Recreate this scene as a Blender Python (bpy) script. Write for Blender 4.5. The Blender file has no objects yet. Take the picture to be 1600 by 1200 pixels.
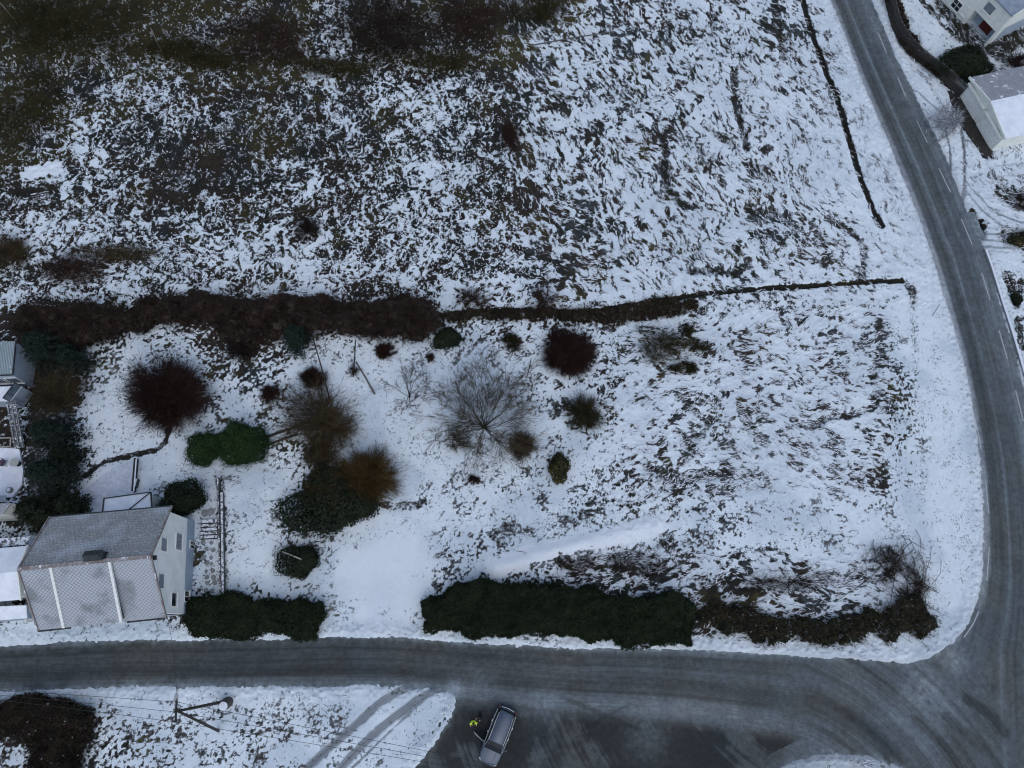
import bpy, math, random
import numpy as np
from mathutils import Vector
R=math.radians
rng=np.random.default_rng(7); random.seed(7)
S=bpy.context.scene; COL=S.collection

# ------------------------------------------------------------------ camera, sky, light
H=68.0; F=1130.0; NAD=(740,985)
d_=np.array([(NAD[0]-800)/F,-(NAD[1]-600)/F,-1.]); d_/=np.linalg.norm(d_)
up_=-d_; x_=np.array([1,0,0])-up_[0]*up_; x_/=np.linalg.norm(x_); y_=np.cross(up_,x_)
RM=np.array([x_,y_,up_])                      # camera -> world rotation
cd=bpy.data.cameras.new('camera'); cam=bpy.data.objects.new('camera',cd); COL.objects.link(cam)
cd.sensor_width=36; cd.lens=F/1600*36; cd.clip_start=1; cd.clip_end=3000
from mathutils import Matrix
cam.matrix_world=Matrix.Translation((0,0,H))@Matrix(RM.tolist()).to_4x4()
S.camera=cam
SUN_EL,SUN_AZ=60,168
w=bpy.data.worlds.new("World"); S.world=w; w.use_nodes=True
nt=w.node_tree; bg=nt.nodes['Background']; sky=nt.nodes.new('ShaderNodeTexSky')
sky.sky_type='NISHITA'; sky.sun_disc=False; sky.sun_elevation=R(SUN_EL); sky.sun_rotation=R(SUN_AZ)
sky.air_density=1.0; sky.dust_density=1.2; sky.ozone_density=.75
nt.links.new(sky.outputs[0],bg.inputs[0]); bg.inputs[1].default_value=0.07
sd=bpy.data.lights.new('sun','SUN'); sd.energy=0.5; sd.angle=R(80); sd.color=(1,.985,.96)
so=bpy.data.objects.new('sun',sd); COL.objects.link(so)
a=R(SUN_AZ); sv=Vector((math.sin(a)*math.cos(R(SUN_EL)),math.cos(a)*math.cos(R(SUN_EL)),math.sin(R(SUN_EL))))
so.rotation_euler=sv.to_track_quat('Z','Y').to_euler()
S.view_settings.view_transform='Standard'; S.view_settings.look='None'
S.view_settings.exposure=1.08; S.view_settings.gamma=1
S.render.engine='CYCLES'; S.cycles.pixel_filter_type='BLACKMAN_HARRIS'; S.cycles.filter_width=1.1

# ------------------------------------------------------------------ geometry helpers
def g(x,y,z=0.0):
    "ground (or height z) point seen at photo position x,y"
    r=RM@np.array([(x-800)/F,-(y-600)/F,-1.]); t=(z-H)/r[2]
    return np.array([r[0]*t,r[1]*t,z])
def gl(pts,z=0.0): return np.array([g(p[0],p[1],z) for p in pts])
def onplane(x,y,p,n):
    r=RM@np.array([(x-800)/F,-(y-600)/F,-1.]); o=np.array([0,0,H])
    return o+r*(np.dot(np.array(p)-o,n)/np.dot(r,n))
def proj(X,Y):
    P=np.stack([X,Y,np.full_like(X,-H)],-1)@RM
    return 800+F*P[...,0]/-P[...,2], 600-F*P[...,1]/-P[...,2]
class Geo:
    def __init__(s): s.V=[]; s.Fc=[]; s.UV=[]
    def add(s,vs,fs,uv=None):
        o=len(s.V); s.V+= [tuple(map(float,v)) for v in vs]
        for k,f in enumerate(fs):
            s.Fc.append([i+o for i in f]); s.UV.append(uv[k] if uv else None)
    def box(s,c,size,rz=0,frame=None):
        "box centred at c; frame = 3 axis vectors"
        if frame is None:
            ca,sa=math.cos(rz),math.sin(rz); frame=((ca,sa,0),(-sa,ca,0),(0,0,1))
        A=[np.array(f)*sz/2 for f,sz in zip(frame,size)]; c=np.array(c,float)
        vs=[c+i*A[0]+j*A[1]+k*A[2] for i in(-1,1) for j in(-1,1) for k in(-1,1)]
        s.add(vs,[(0,1,3,2),(4,6,7,5),(0,4,5,1),(2,3,7,6),(0,2,6,4),(1,5,7,3)]); return s
    def beam(s,a,b,w,h):
        a=np.array(a,float);b=np.array(b,float);d=b-a;L=np.linalg.norm(d);d/=L
        u=np.cross((0,0,1.),d)
        u=u/np.linalg.norm(u) if np.linalg.norm(u)>1e-3 else np.array([1.,0,0])
        return s.box((a+b)/2,(L,w,h),frame=(d,u,np.cross(d,u)))
    def prism(s,poly,z0,z1):
        n=len(poly); vs=[(p[0],p[1],z0) for p in poly]+[(p[0],p[1],z1) for p in poly]
        s.add(vs,[list(range(n))[::-1],list(range(n,2*n))]+[(i,(i+1)%n,n+(i+1)%n,n+i) for i in range(n)]); return s
    def slab(s,poly3,th):
        "thick sheet below a 3D polygon"
        P=[np.array(p,float) for p in poly3]; nn=np.cross(P[1]-P[0],P[2]-P[1]); nn/=np.linalg.norm(nn)
        if nn[2]<0: P=P[::-1]; nn=-nn
        n=len(P); u=P[1]-P[0]; u/=np.linalg.norm(u); v=np.cross(nn,u)
        uv=[[(np.dot(p-P[0],u),np.dot(p-P[0],v)) for p in P]]+[None]*(n+1)
        s.add(P+[p-nn*th for p in P],[list(range(n)),list(range(n,2*n))[::-1]]+[(i,n+i,n+(i+1)%n,(i+1)%n) for i in range(n)],uv); return s
    def tube(s,pts,rad,n=8):
        pts=[np.array(p,float) for p in pts]; rings=[]
        if not hasattr(rad,'__len__'): rad=[rad]*len(pts)
        for i,p in enumerate(pts):
            d=pts[min(i+1,len(pts)-1)]-pts[max(i-1,0)]; d/=np.linalg.norm(d)
            u=np.cross(d,(0,0,1.)) if abs(d[2])<.95 else np.cross(d,(1.,0,0)); u/=np.linalg.norm(u); v=np.cross(d,u)
            rings.append([p+rad[i]*(math.cos(2*math.pi*k/n)*u+math.sin(2*math.pi*k/n)*v) for k in range(n)])
        vs=[q for r_ in rings for q in r_]; m=len(pts)
        fs=[(i*n+k,i*n+(k+1)%n,(i+1)*n+(k+1)%n,(i+1)*n+k) for i in range(m-1) for k in range(n)]
        s.add(vs,fs+[list(range(n))[::-1],list(range((m-1)*n,m*n))]); return s
ORG={}
def tag(o,label=None,cat=None,group=None,kind=None):
    if label:o['label']=label
    if cat:o['category']=cat
    if group:o['group']=group
    if kind:o['kind']=kind
    return o
def empty(name,loc,label,cat,group=None):
    o=bpy.data.objects.new(name,None); COL.objects.link(o); o.location=tuple(map(float,loc)); o.empty_display_size=.3
    ORG[o]=np.array(loc,float); return tag(o,label,cat,group)
def link(name,me,mat,parent,org):
    if isinstance(mat,(list,tuple)):
        for m in mat: me.materials.append(m)
    else: me.materials.append(mat)
    o=bpy.data.objects.new(name,me); COL.objects.link(o)
    if parent: o.parent=parent; ORG[o]=ORG[parent]
    else: o.location=tuple(map(float,org)); ORG[o]=np.array(org,float)
    return o
def obj(name,G,mat,parent=None,org=None,smooth=False):
    V=np.array(G.V)
    if org is None: org=ORG[parent] if parent else np.array([V[:,0].mean(),V[:,1].mean(),V[:,2].min()])
    me=bpy.data.meshes.new(name); me.from_pydata([tuple(v) for v in V-org],[],G.Fc)
    if any(u is not None for u in G.UV):
        ul=me.uv_layers.new(name='UVMap'); k=0
        for f,u in zip(G.Fc,G.UV):
            for j in range(len(f)):
                if u: ul.data[k].uv=u[j]
                k+=1
    if smooth:
        for p in me.polygons: p.use_smooth=True
    me.update(); return link(name,me,mat,parent,org)
def fastmesh(name,V,Fa,mat,parent=None,org=None,smooth=False,attrs=None):
    V=np.asarray(V,float); Fa=np.asarray(Fa,np.int32)
    if org is None: org=ORG[parent] if parent else np.zeros(3)
    me=bpy.data.meshes.new(name); n,k=Fa.shape
    me.vertices.add(len(V)); me.vertices.foreach_set('co',(V-org).astype(np.float32).ravel())
    me.loops.add(n*k); me.loops.foreach_set('vertex_index',Fa.ravel())
    me.polygons.add(n); me.polygons.foreach_set('loop_start',np.arange(0,n*k,k,dtype=np.int32))
    me.polygons.foreach_set('use_smooth',np.full(n,smooth,bool))
    for an,(tp,dat) in (attrs or {}).items():
        at=me.attributes.new(an,tp,'POINT')
        at.data.foreach_set('value' if tp=='FLOAT' else 'color',np.asarray(dat,np.float32).ravel())
    me.update(calc_edges=True); return link(name,me,mat,parent,org)

# ------------------------------------------------------------------ materials
def newmat(name):
    m=bpy.data.materials.new(name); m.use_nodes=True; t=m.node_tree
    return m,t,t.nodes['Principled BSDF']
def N(t,kind,**kw):
    n=t.nodes.new(kind)
    for k,v in kw.items():
        if k.startswith('i_'): n.inputs[k[2:].replace('_',' ')].default_value=v
        else: setattr(n,k,v)
    return n
def mixc(t,fac,a,b,typ='MIX'):
    m=t.nodes.new('ShaderNodeMix'); m.data_type='RGBA'; m.blend_type=typ
    for s,v in((0,fac),(6,a),(7,b)):
        if hasattr(v,'is_output') or isinstance(v,bpy.types.NodeSocket): t.links.new(v,m.inputs[s])
        else: m.inputs[s].default_value=v if s==0 else (*v,1)[:4]
    return m.outputs[2]
def rampf(t,src,a,b):
    m=t.nodes.new('ShaderNodeMapRange'); m.interpolation_type='SMOOTHSTEP'
    t.links.new(src,m.inputs[0]); m.inputs[1].default_value=a; m.inputs[2].default_value=b; return m.outputs[0]
def mat(name,c1,c2=None,rough=.7,scale=3.,metal=0,spec=.3,bump=0,bscale=None,snow=0,snowscale=3.):
    m,t,b=newmat(name); b.inputs['Roughness'].default_value=rough; b.inputs['Metallic'].default_value=metal
    b.inputs['Specular IOR Level'].default_value=spec
    geo=N(t,'ShaderNodeNewGeometry'); col=None
    n=N(t,'ShaderNodeTexNoise'); n.inputs['Scale'].default_value=scale; n.inputs['Detail'].default_value=6; n.inputs['Roughness'].default_value=.65
    t.links.new(geo.outputs['Position'],n.inputs['Vector'])
    c2=c2 or tuple(v*.75 for v in c1)
    col=mixc(t,rampf(t,n.outputs['Fac'],.35,.65),c1,c2)
    if snow:
        n2=N(t,'ShaderNodeTexNoise'); n2.inputs['Scale'].default_value=snowscale; n2.inputs['Detail'].default_value=8; n2.inputs['Roughness'].default_value=.7
        t.links.new(geo.outputs['Position'],n2.inputs['Vector'])
        sx=N(t,'ShaderNodeSeparateXYZ'); t.links.new(geo.outputs['Normal'],sx.inputs[0])
        mm=N(t,'ShaderNodeMath',operation='MULTIPLY'); t.links.new(rampf(t,sx.outputs[2],.35,.6),mm.inputs[0]); t.links.new(rampf(t,n2.outputs['Fac'],.72-snow*.45,.80-snow*.45),mm.inputs[1])
        col=mixc(t,mm.outputs[0],col,(.74,.77,.82))
    t.links.new(col,b.inputs['Base Color'])
    if bump:
        bp=N(t,'ShaderNodeBump'); bp.inputs['Strength'].default_value=bump; bp.inputs['Distance'].default_value=.03
        n3=N(t,'ShaderNodeTexNoise'); n3.inputs['Scale'].default_value=bscale or scale*6; n3.inputs['Detail'].default_value=5
        t.links.new(geo.outputs['Position'],n3.inputs['Vector']); t.links.new(n3.outputs['Fac'],bp.inputs['Height']); t.links.new(bp.outputs[0],b.inputs['Normal'])
    return m
def leafmat(name,cols,snow=0.0,rough=.7):
    m,t,b=newmat(name); b.inputs['Roughness'].default_value=rough; b.inputs['Specular IOR Level'].default_value=.15
    geo=N(t,'ShaderNodeNewGeometry'); r=N(t,'ShaderNodeValToRGB'); cr=r.color_ramp
    while len(cr.elements)<len(cols): cr.elements.new(.5)
    for i,c in enumerate(cols): cr.elements[i].position=i/(len(cols)-1); cr.elements[i].color=(*c,1)
    n=N(t,'ShaderNodeTexNoise'); n.inputs['Scale'].default_value=.8; n.inputs['Detail'].default_value=3; t.links.new(geo.outputs['Position'],n.inputs['Vector'])
    ma=N(t,'ShaderNodeMath',operation='MULTIPLY_ADD'); t.links.new(geo.outputs['Random Per Island'],ma.inputs[0]); ma.inputs[1].default_value=.55
    mb=N(t,'ShaderNodeMath',operation='MULTIPLY_ADD'); t.links.new(n.outputs['Fac'],mb.inputs[0]); mb.inputs[1].default_value=1.1; mb.inputs[2].default_value=-.33
    t.links.new(mb.outputs[0],ma.inputs[2]); t.links.new(ma.outputs[0],r.inputs[0]); col=r.outputs[0]
    if snow:
        mul=N(t,'ShaderNodeMath',operation='MULTIPLY'); t.links.new(geo.outputs['Random Per Island'],mul.inputs[0]); mul.inputs[1].default_value=97.13
        fr=N(t,'ShaderNodeMath',operation='FRACT'); t.links.new(mul.outputs[0],fr.inputs[0])
        lt=N(t,'ShaderNodeMath',operation='LESS_THAN'); t.links.new(fr.outputs[0],lt.inputs[0]); lt.inputs[1].default_value=snow
        col=mixc(t,lt.outputs[0],col,(.6,.63,.68))
    t.links.new(col,b.inputs['Base Color']); return m
M={}
M['leaf_dark']=leafmat('leaf_dark',[(.006,.010,.006),(.012,.018,.009),(.028,.036,.015)])
M['leaf_hedge']=leafmat('leaf_hedge',[(.006,.010,.005),(.011,.019,.007),(.024,.033,.012)])
M['leaf_green']=leafmat('leaf_green',[(.008,.018,.005),(.015,.034,.008),(.030,.058,.014)])
M['leaf_blue']=leafmat('leaf_blue',[(.007,.012,.009),(.011,.020,.014),(.022,.034,.024)])
M['leaf_moss']=leafmat('leaf_moss',[(.018,.018,.007),(.032,.030,.010),(.12,.10,.028)],.02)
M['twig_red']=leafmat('twig_red',[(.014,.008,.006),(.028,.014,.011),(.055,.027,.021)])
M['twig_brown']=leafmat('twig_brown',[(.017,.011,.008),(.034,.021,.015),(.09,.058,.042)])
M['twig_dark']=leafmat('twig_dark',[(.010,.007,.006),(.020,.014,.011),(.08,.06,.046)])
M['twig_tan']=leafmat('twig_tan',[(.030,.022,.012),(.06,.045,.024),(.12,.09,.05)])
M['twig_ochre']=leafmat('twig_ochre',[(.030,.020,.008),(.065,.040,.013),(.12,.08,.03)])
M['twig_olive']=leafmat('twig_olive',[(.014,.013,.006),(.032,.028,.012),(.07,.055,.025)])
M['twig_grey']=leafmat('twig_grey',[(.03,.028,.026),(.06,.055,.05),(.12,.11,.10)])
M['twig_snow']=leafmat('twig_snow',[(.10,.10,.10),(.22,.23,.25),(.4,.42,.46)],.25)
M['bramble']=leafmat('bramble',[(.007,.006,.005),(.015,.012,.008),(.04,.032,.022)],.008)
M['bark']=mat('bark',(.05,.042,.034),(.11,.10,.085),scale=12,bump=.5)
M['bark_dark']=mat('bark_dark',(.025,.02,.016),(.05,.042,.035),scale=12,bump=.5)
M['snow']=mat('snow',(.74,.77,.82),(.68,.71,.77),rough=.8,scale=2.5,bump=.4,bscale=9)
M['snow_roof']=mat('snow_roof',(.78,.81,.86),(.66,.70,.76),rough=.8,scale=1.2,bump=.35,bscale=7)
M['cream']=mat('cream_paint',(.78,.79,.72),(.68,.69,.63),scale=1.6,bump=.1)
M['bluegrey']=mat('blue_grey_paint',(.36,.42,.48),(.30,.36,.42),scale=1.5)
M['white']=mat('white_paint',(.78,.78,.74),(.66,.66,.62),scale=4)
M['gable']=mat('off_white_render',(.84,.83,.79),(.74,.73,.69),scale=.9,bump=.1)
M['glass']=mat('window_glass',(.10,.13,.16),(.16,.20,.24),rough=.12,scale=1.5,spec=.6)
M['glassdk']=mat('dark_glass',(.015,.018,.02),(.03,.035,.04),rough=.1,scale=1.5,spec=.6)
M['darkmetal']=mat('dark_metal',(.03,.035,.037),(.05,.055,.06),rough=.45,metal=.4)
M['greymetal']=mat('grey_metal',(.22,.24,.26),(.16,.17,.19),rough=.4,metal=.6)
M['rust']=mat('weathered_ridge',(.19,.14,.13),(.29,.28,.27),scale=2.2,snow=.35,snowscale=2.)
M['concrete']=mat('concrete',(.26,.27,.27),(.18,.19,.19),scale=2.5,bump=.2)
M['wood_grey']=mat('weathered_wood',(.13,.125,.11),(.08,.075,.065),scale=9,bump=.3)
M['wood_dark']=mat('dark_wood',(.022,.018,.016),(.04,.033,.03),scale=9,bump=.3)
M['wood_pale']=mat('pale_wood',(.42,.40,.35),(.30,.28,.24),scale=9)
M['reddoor']=mat('red_paint',(.11,.018,.014),(.08,.014,.012),scale=3)
M['soil']=mat('dark_soil',(.018,.016,.014),(.035,.03,.026),scale=3,bump=.5)
M['snowpatch_wood']=mat('snow_dusted_wood',(.05,.048,.045),(.09,.085,.08),scale=6,snow=.5,snowscale=5)
M['snowpatch_stone']=mat('snow_dusted_stone',(.10,.11,.11),(.06,.065,.065),scale=4,snow=.62,snowscale=4)
M['paint']=mat('road_paint',(.44,.46,.47),(.28,.30,.32),scale=6)
M['black']=mat('black_cloth',(.008,.008,.010),(.014,.014,.017),scale=9)
M['tyre']=mat('tyre_rubber',(.012,.012,.012),(.018,.018,.018))

# ------------------------------------------------------------------ layout data (photo positions of ground features)
RL=[(1262,-90),(1298,0),(1345,120),(1400,250),(1440,350),(1470,440),(1500,545),(1520,640),(1533,740),(1537,830),(1536,890),(1527,935),(1505,985),(1470,1018),(1430,1033),(1380,1033)]
BT=[(1300,1028),(1200,1022),(1100,1017),(1000,1013),(900,1014),(800,1008),(700,1003),(600,996),(520,994),(430,998),(300,1000),(200,1000),(100,1005),(0,1010),(-150,1018),(-500,1035)]
RR=[(1326,-90),(1362,0),(1400,90),(1440,170),(1478,245),(1500,300),(1515,336),(1523,358),(1538,385),(1543,400),(1560,465),(1582,540),(1603,620),(1625,720),(1640,830),(1655,950),(1672,1100),(1690,1400)]
BB=[(-500,1096),(-150,1086),(0,1080),(100,1076),(200,1072),(300,1071),(400,1072),(520,1073),(620,1069),(690,1076),(716,1090),(706,1122),(688,1150),(668,1176),(646,1202),(600,1300),(570,1400)]
ASPH=RL+BT+BB+RR[::-1]
ISL=[(1200,1212),(1232,1192),(1290,1178),(1350,1180),(1405,1194),(1470,1235),(1540,1320),(1180,1320)]
DEN="""9999887788886899999888655444434420000111
9998777788885599998765544444344320000111
9998776778886657888765554444433320000111
8887656777777665666655544444433320000111
8876666677777665555666544443333320000111
8765777888877666556667544333333310000011
7655678888776655555665543333343210000001
6455678777665555555554433333333210000002
4545666666666555665555554433333433100000
5556555645555555545545444333333331000000
5565544454554555555455554433333332100002
4444454545455555555555434433333321100002
7778888888888888655555444333333332100001
8886344777732211332244544444333332100001
8883234554411111112122444332333333310000
8883233544432111211234433333333333310000
8882211343441111111122444343333334310000
8873211222255311111123333333222213310000
8875111111155411122233334443221113310000
8875211111166411222233444333211112210000
5555555421156311134222233333322222100000
5555555411132111134333333333332222100000
5555555411111111233446666655554331100000
5555555777751111278777765777665554200000
2222222877763333188888888887887777200000
1111111111111111111111111111111110000000
1111111111111111111111111111111110000000
7778322333322211100000000000000000000000
8888433333322211100000000000000000011100
4788644333322221100000000000001111110000""".split('\n')
# dark creases, ditches, edging: (photo polyline, half width m, strength, depth)
STROKES=[([(1250,-40),(1255,0),(1268,50),(1290,110),(1310,160),(1330,230),(1345,280),(1362,320),(1377,353)],.26,1.3,.35),
([(690,492),(800,484),(900,488),(1000,474),(1100,459),(1180,452),(1260,447),(1330,442),(1412,438)],.19,1.3,.3),
([(1415,438),(1425,455),(1428,470)],.4,.6,.1),
([(1183,33),(1205,42),(1222,52),(1225,90)],.45,.8,.15),([(1213,13),(1218,37)],.5,.8,.1),
([(1148,110),(1150,160),(1157,187),(1167,230)],.42,.9,.2),([(1100,193),(1133,220),(1150,227)],.45,.7,.15),
([(1023,197),(1040,230),(1037,267),(1053,307),(1077,322)],.45,.8,.2),([(1080,230),(1120,245)],.4,.6,.1),
([(1173,260),(1197,280)],.5,.6,.1),([(1170,327),(1230,340)],.5,.6,.15),([(1167,133),(1193,125),(1213,140)],.3,.6,.1),
([(1070,58),(1103,73)],.5,.6,.1),([(1113,13),(1115,57)],.4,.7,.1),([(883,137),(867,165)],.9,.5,.1),
([(1150,386),(1165,405),(1187,439)],.45,.7,.2),([(1090,386),(1079,420),(1112,422),(1150,424)],.5,.75,.2),
([(1292,341),(1326,360),(1349,384),(1349,431)],.4,.7,.2),([(1240,656),(1270,666),(1300,651),(1326,649),(1362,637),(1368,615)],.34,.8,.15),
([(1060,619),(1090,645)],.4,.7,.1),([(1161,641),(1172,667),(1195,688)],.55,.7,.15),([(1015,727),(1067,748),(1131,737)],.6,.75,.2),
([(1075,695),(1108,655)],.6,.7,.2),([(1045,761),(1150,767),(1202,754)],.5,.45,.1),
([(1425,470),(1430,540),(1433,620),(1440,700),(1444,760)],.35,.35,.05),([(1455,540),(1478,640),(1482,720)],.5,.25,.05),
([(1378,560),(1365,590),(1395,640)],.5,.6,.1),([(1385,640),(1400,650)],.7,.5,.1),
([(880,885),(940,872),(1010,872),(1060,905)],1.0,.4,.1),([(1090,915),(1200,918),(1300,906),(1390,895)],.6,.62,.1),([(770,835),(800,822),(840,835)],.5,.6,.05),([(860,905),(930,890),(1000,862),(1045,838)],.5,.6,.1),([(1390,860),(1440,900),(1440,950)],1.6,.3,.1),
([(790,845),(806,818)],.6,.6,.05),([(600,790),(640,792),(662,785)],.35,.7,.05),([(868,595),(880,605)],.15,.7,0),
([(118,752),(140,738),(165,722),(215,710),(252,698),(264,672)],.2,.9,.1),([(455,820),(490,845)],.25,.7,.05),
([(866,650),(885,625)],.35,.7,.05),([(985,605),(1010,625),(1000,655)],.8,.35,.1),([(935,740),(938,790)],.5,.5,.1),
([(1521,338),(1529,350),(1533,368)],.5,1.4,1.0),([(1560,295),(1600,300),(1640,292)],.6,.7,.1),([(1575,310),(1610,322)],.9,.7,.1),  # first stroke is the culvert hole, its shade painted into the ground tint
([(1575,370),(1610,378)],1.2,.7,.1),([(1576,430),(1585,470)],.55,.8,.1),([(1590,500),(1600,540)],.5,.8,.1),([(1595,440),(1588,480)],.3,.6,.1),
([(30,300),(60,300),(80,292)],.8,1.,.3),([(110,335),(125,330)],.7,.6,.1),([(170,400),(260,385)],.9,.35,.1),
([(1390,0),(1402,48),(1425,85),(1460,110),(1500,150)],.45,.9,.1),([(1440,0),(1480,45),(1515,70)],.35,.8,.1),([(1475,5),(1510,55),(1540,80),(1600,55),(1650,30)],1.3,.8,0),
([(1500,165),(1520,195),(1545,240)],.8,.8,.1),([(540,30),(720,60)],3.5,.35,0),
([(340,735),(345,760),(350,935)],.3,.6,.1),([(325,860),(326,935)],1.0,.35,.05),
([(290,470),(480,500),(670,500)],1.6,.6,0),([(75,490),(85,560),(80,640),(75,800)],2.0,.95,0),([(835,885),(900,872),(980,868),(1050,850)],.5,.6,.05),([(780,840),(850,815),(930,800),(1000,775)],.7,.45,.05)]
# tyre tracks in the snow: (polyline, half width, strength)
TRACKS=[([(1190,1205),(1230,1190),(1310,1186),(1430,1208)],1.6,.5),([(672,1064),(628,1078),(592,1100),(556,1132),(522,1162),(480,1200),(420,1260)],.36,.8),([(700,1072),(664,1086),(628,1112),(592,1140),(556,1174),(510,1225)],.38,.8),([(668,1088),(650,1104),(600,1152),(550,1200)],.1,.7),
([(1478,205),(1484,240),(1485,285)],.14,.8),([(1503,200),(1507,240),(1506,290),(1502,318)],.2,.95),
([(1507,282),(1530,308),(1560,335),(1620,352)],.16,.8),([(1507,300),(1530,325),(1560,350),(1600,360)],.14,.75),
([(1534,365),(1570,366),(1620,352)],.16,.7),([(1536,375),(1570,377),(1620,366)],.14,.7),([(1538,386),(1570,388),(1620,384)],.14,.7),([(1540,393),(1575,395)],.12,.5),
([(1478,195),(1450,215)],.12,.5),([(1480,200),(1455,235)],.12,.5),([(1470,175),(1440,150),(1425,140)],.12,.6),
([(560,245),(760,215),(950,60)],.01,.0),([(1555,260),(1600,255)],.12,.4),([(1555,275),(1600,275)],.12,.3)]
SMOOTH=[([(45,272),(85,262)],.9,1.0),([(775,887),(830,872),(900,853),(960,838),(1025,820)],1.05,1.0),([(560,900),(640,880),(600,960)],2.6,.75),([(880,760),(920,720),(960,690),(1000,650)],1.3,.35),
([(130,760),(205,760)],1.6,1.0)]

# ------------------------------------------------------------------ ground fields
def spaced(lo,hi,s0,s1,n_out=26,far=900):
    xs=[lo]
    while xs[-1]<hi: xs.append(xs[-1]+s0+(s1-s0)*(xs[-1]-lo)/(hi-lo))
    out=lambda s:[s*(1.6**k) for k in range(1,n_out)]
    a=[lo-v for v in out(s0*2) if v<far][::-1]; b=[xs[-1]+v for v in out(s1*2) if v<far]
    return np.array(a+[xs[0]][:0]+xs+b)
XS=spaced(-58,71,.1,.1); YS=spaced(-14,78,.085,.13)
X,Y=np.meshgrid(XS,YS); ny,nx=X.shape
def sst(a,b,v): t=np.clip((v-a)/(b-a),0,1); return t*t*(3-2*t)
def vnoise(x,y,seed):
    rg=np.random.default_rng(seed); T=rg.random((256,256)).astype(np.float32)
    xi=np.floor(x).astype(np.int64); yi=np.floor(y).astype(np.int64); fx=x-xi; fy=y-yi
    fx=fx*fx*(3-2*fx); fy=fy*fy*(3-2*fy); a=xi&255; b=(xi+1)&255; c=yi&255; e=(yi+1)&255
    return (T[c,a]*(1-fx)+T[c,b]*fx)*(1-fy)+(T[e,a]*(1-fx)+T[e,b]*fx)*fy
def fbm(x,y,s,seed,octv=3,gain=.5):
    v=0;am=1;tot=0
    for k in range(octv):
        v=v+am*(vnoise(x/s*2**k+13.7*k,y/s*2**k+7.1*k,seed+k)-.5); tot+=am; am*=gain
    return v/tot
def stdz(v,m=None):
    q=v[m] if m is not None else v
    return (v-q.mean())/q.std()
INN=(X>-58)&(X<71)&(Y>-14)&(Y<78)
# coarse lattice for distances
cx=np.arange(-62,76,.35); cy=np.arange(-18,83,.35); CX,CY=np.meshgrid(cx,cy)
def bil(A,x,y,x0=cx[0],y0=cy[0],st=.35):
    u=np.clip((x-x0)/st,0,A.shape[1]-1.001); v=np.clip((y-y0)/st,0,A.shape[0]-1.001)
    i=u.astype(int); j=v.astype(int); fu=u-i; fv=v-j
    return (A[j,i]*(1-fu)+A[j,i+1]*fu)*(1-fv)+(A[j+1,i]*(1-fu)+A[j+1,i+1]*fu)*fv
def dist_line(P,x,y):
    d=np.full(x.shape,1e9)
    for a,b in zip(P[:-1],P[1:]):
        ax,ay=a[:2]; bx,by=b[:2]; vx,vy=bx-ax,by-ay; L=vx*vx+vy*vy+1e-9
        t=np.clip(((x-ax)*vx+(y-ay)*vy)/L,0,1); d=np.minimum(d,np.hypot(x-ax-t*vx,y-ay-t*vy))
    return d
def inside(P,x,y):
    r=np.zeros(x.shape,bool); n=len(P)
    for i in range(n):
        x1,y1=P[i][:2]; x2,y2=P[(i+1)%n][:2]
        if y1==y2: continue
        r^=((y1>y)!=(y2>y))&(x<(x2-x1)*(y-y1)/(y2-y1)+x1)
    return r
def sdf(P,x,y): # positive inside
    d=dist_line(list(P)+[P[0]],x,y); return np.where(inside(P,x,y),d,-d)
def near_line(P,w):
    "fine distance only near the line"
    P=np.array(P); D=np.full(X.shape,99.,np.float32); m=w*3+1.2
    for a,b in zip(P[:-1],P[1:]):
        i0,i1=np.searchsorted(XS,[min(a[0],b[0])-m,max(a[0],b[0])+m]); j0,j1=np.searchsorted(YS,[min(a[1],b[1])-m,max(a[1],b[1])+m])
        if i1<=i0 or j1<=j0: continue
        sl=(slice(j0,j1),slice(i0,i1)); D[sl]=np.minimum(D[sl],dist_line([a,b],X[sl],Y[sl]))
    return D
def smooth_line(pts,k=4):
    P=[np.array(p,float) for p in pts]; out=[]
    for i in range(len(P)-1):
        p0=P[max(i-1,0)];p1=P[i];p2=P[i+1];p3=P[min(i+2,len(P)-1)]
        for s in range(k):
            t=s/k; out.append(.5*((2*p1)+(-p0+p2)*t+(2*p0-5*p1+4*p2-p3)*t*t+(-p0+3*p1-3*p2+p3)*t**3))
    out.append(P[-1]); return out
aw=gl(smooth_line(RL+BT)+BB+RR[::-1]); iw=gl(ISL)
Croad=np.minimum(sdf(aw,CX,CY),-sdf(iw,CX,CY))
road_d=bil(Croad,X,Y).astype(np.float32); road_d=np.where(INN,road_d,np.where(np.abs(X)>1e8,0,road_d))
PXc,PYc=proj(X,Y); PX=np.clip(PXc,-400,2000); PY=np.clip(PYc,-400,1600)
DEN=[''.join(str(min(9,int(c)+(1 if (i<9 and j<20) else 0)+(1 if i<2 and j<22 else 0)+(1 if 8<i<12 and j<26 else 0)+(2 if (j in(34,35,36) and 10<i<19 and c!='0') else 0))) for j,c in enumerate(q)) for i,q in enumerate(DEN)]
D0=np.array([[int(c) for c in r.strip().ljust(40,'0')[:40]] for r in DEN],float)/9
D0=np.pad(D0,((1,1),(1,1)),'edge')
dens=bil(D0,PX,PY,-20,-20,40); dens=dens**1.15*.94+.015
wx=fbm(X,Y,6,101,2)*5; wy=fbm(X,Y,6,111,2)*5          # warp so that cells do not show
dens=.5*dens+.5*bil(D0,PX+wx*16,PY+wy*16,-20,-20,40)**1.15*.94
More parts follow.
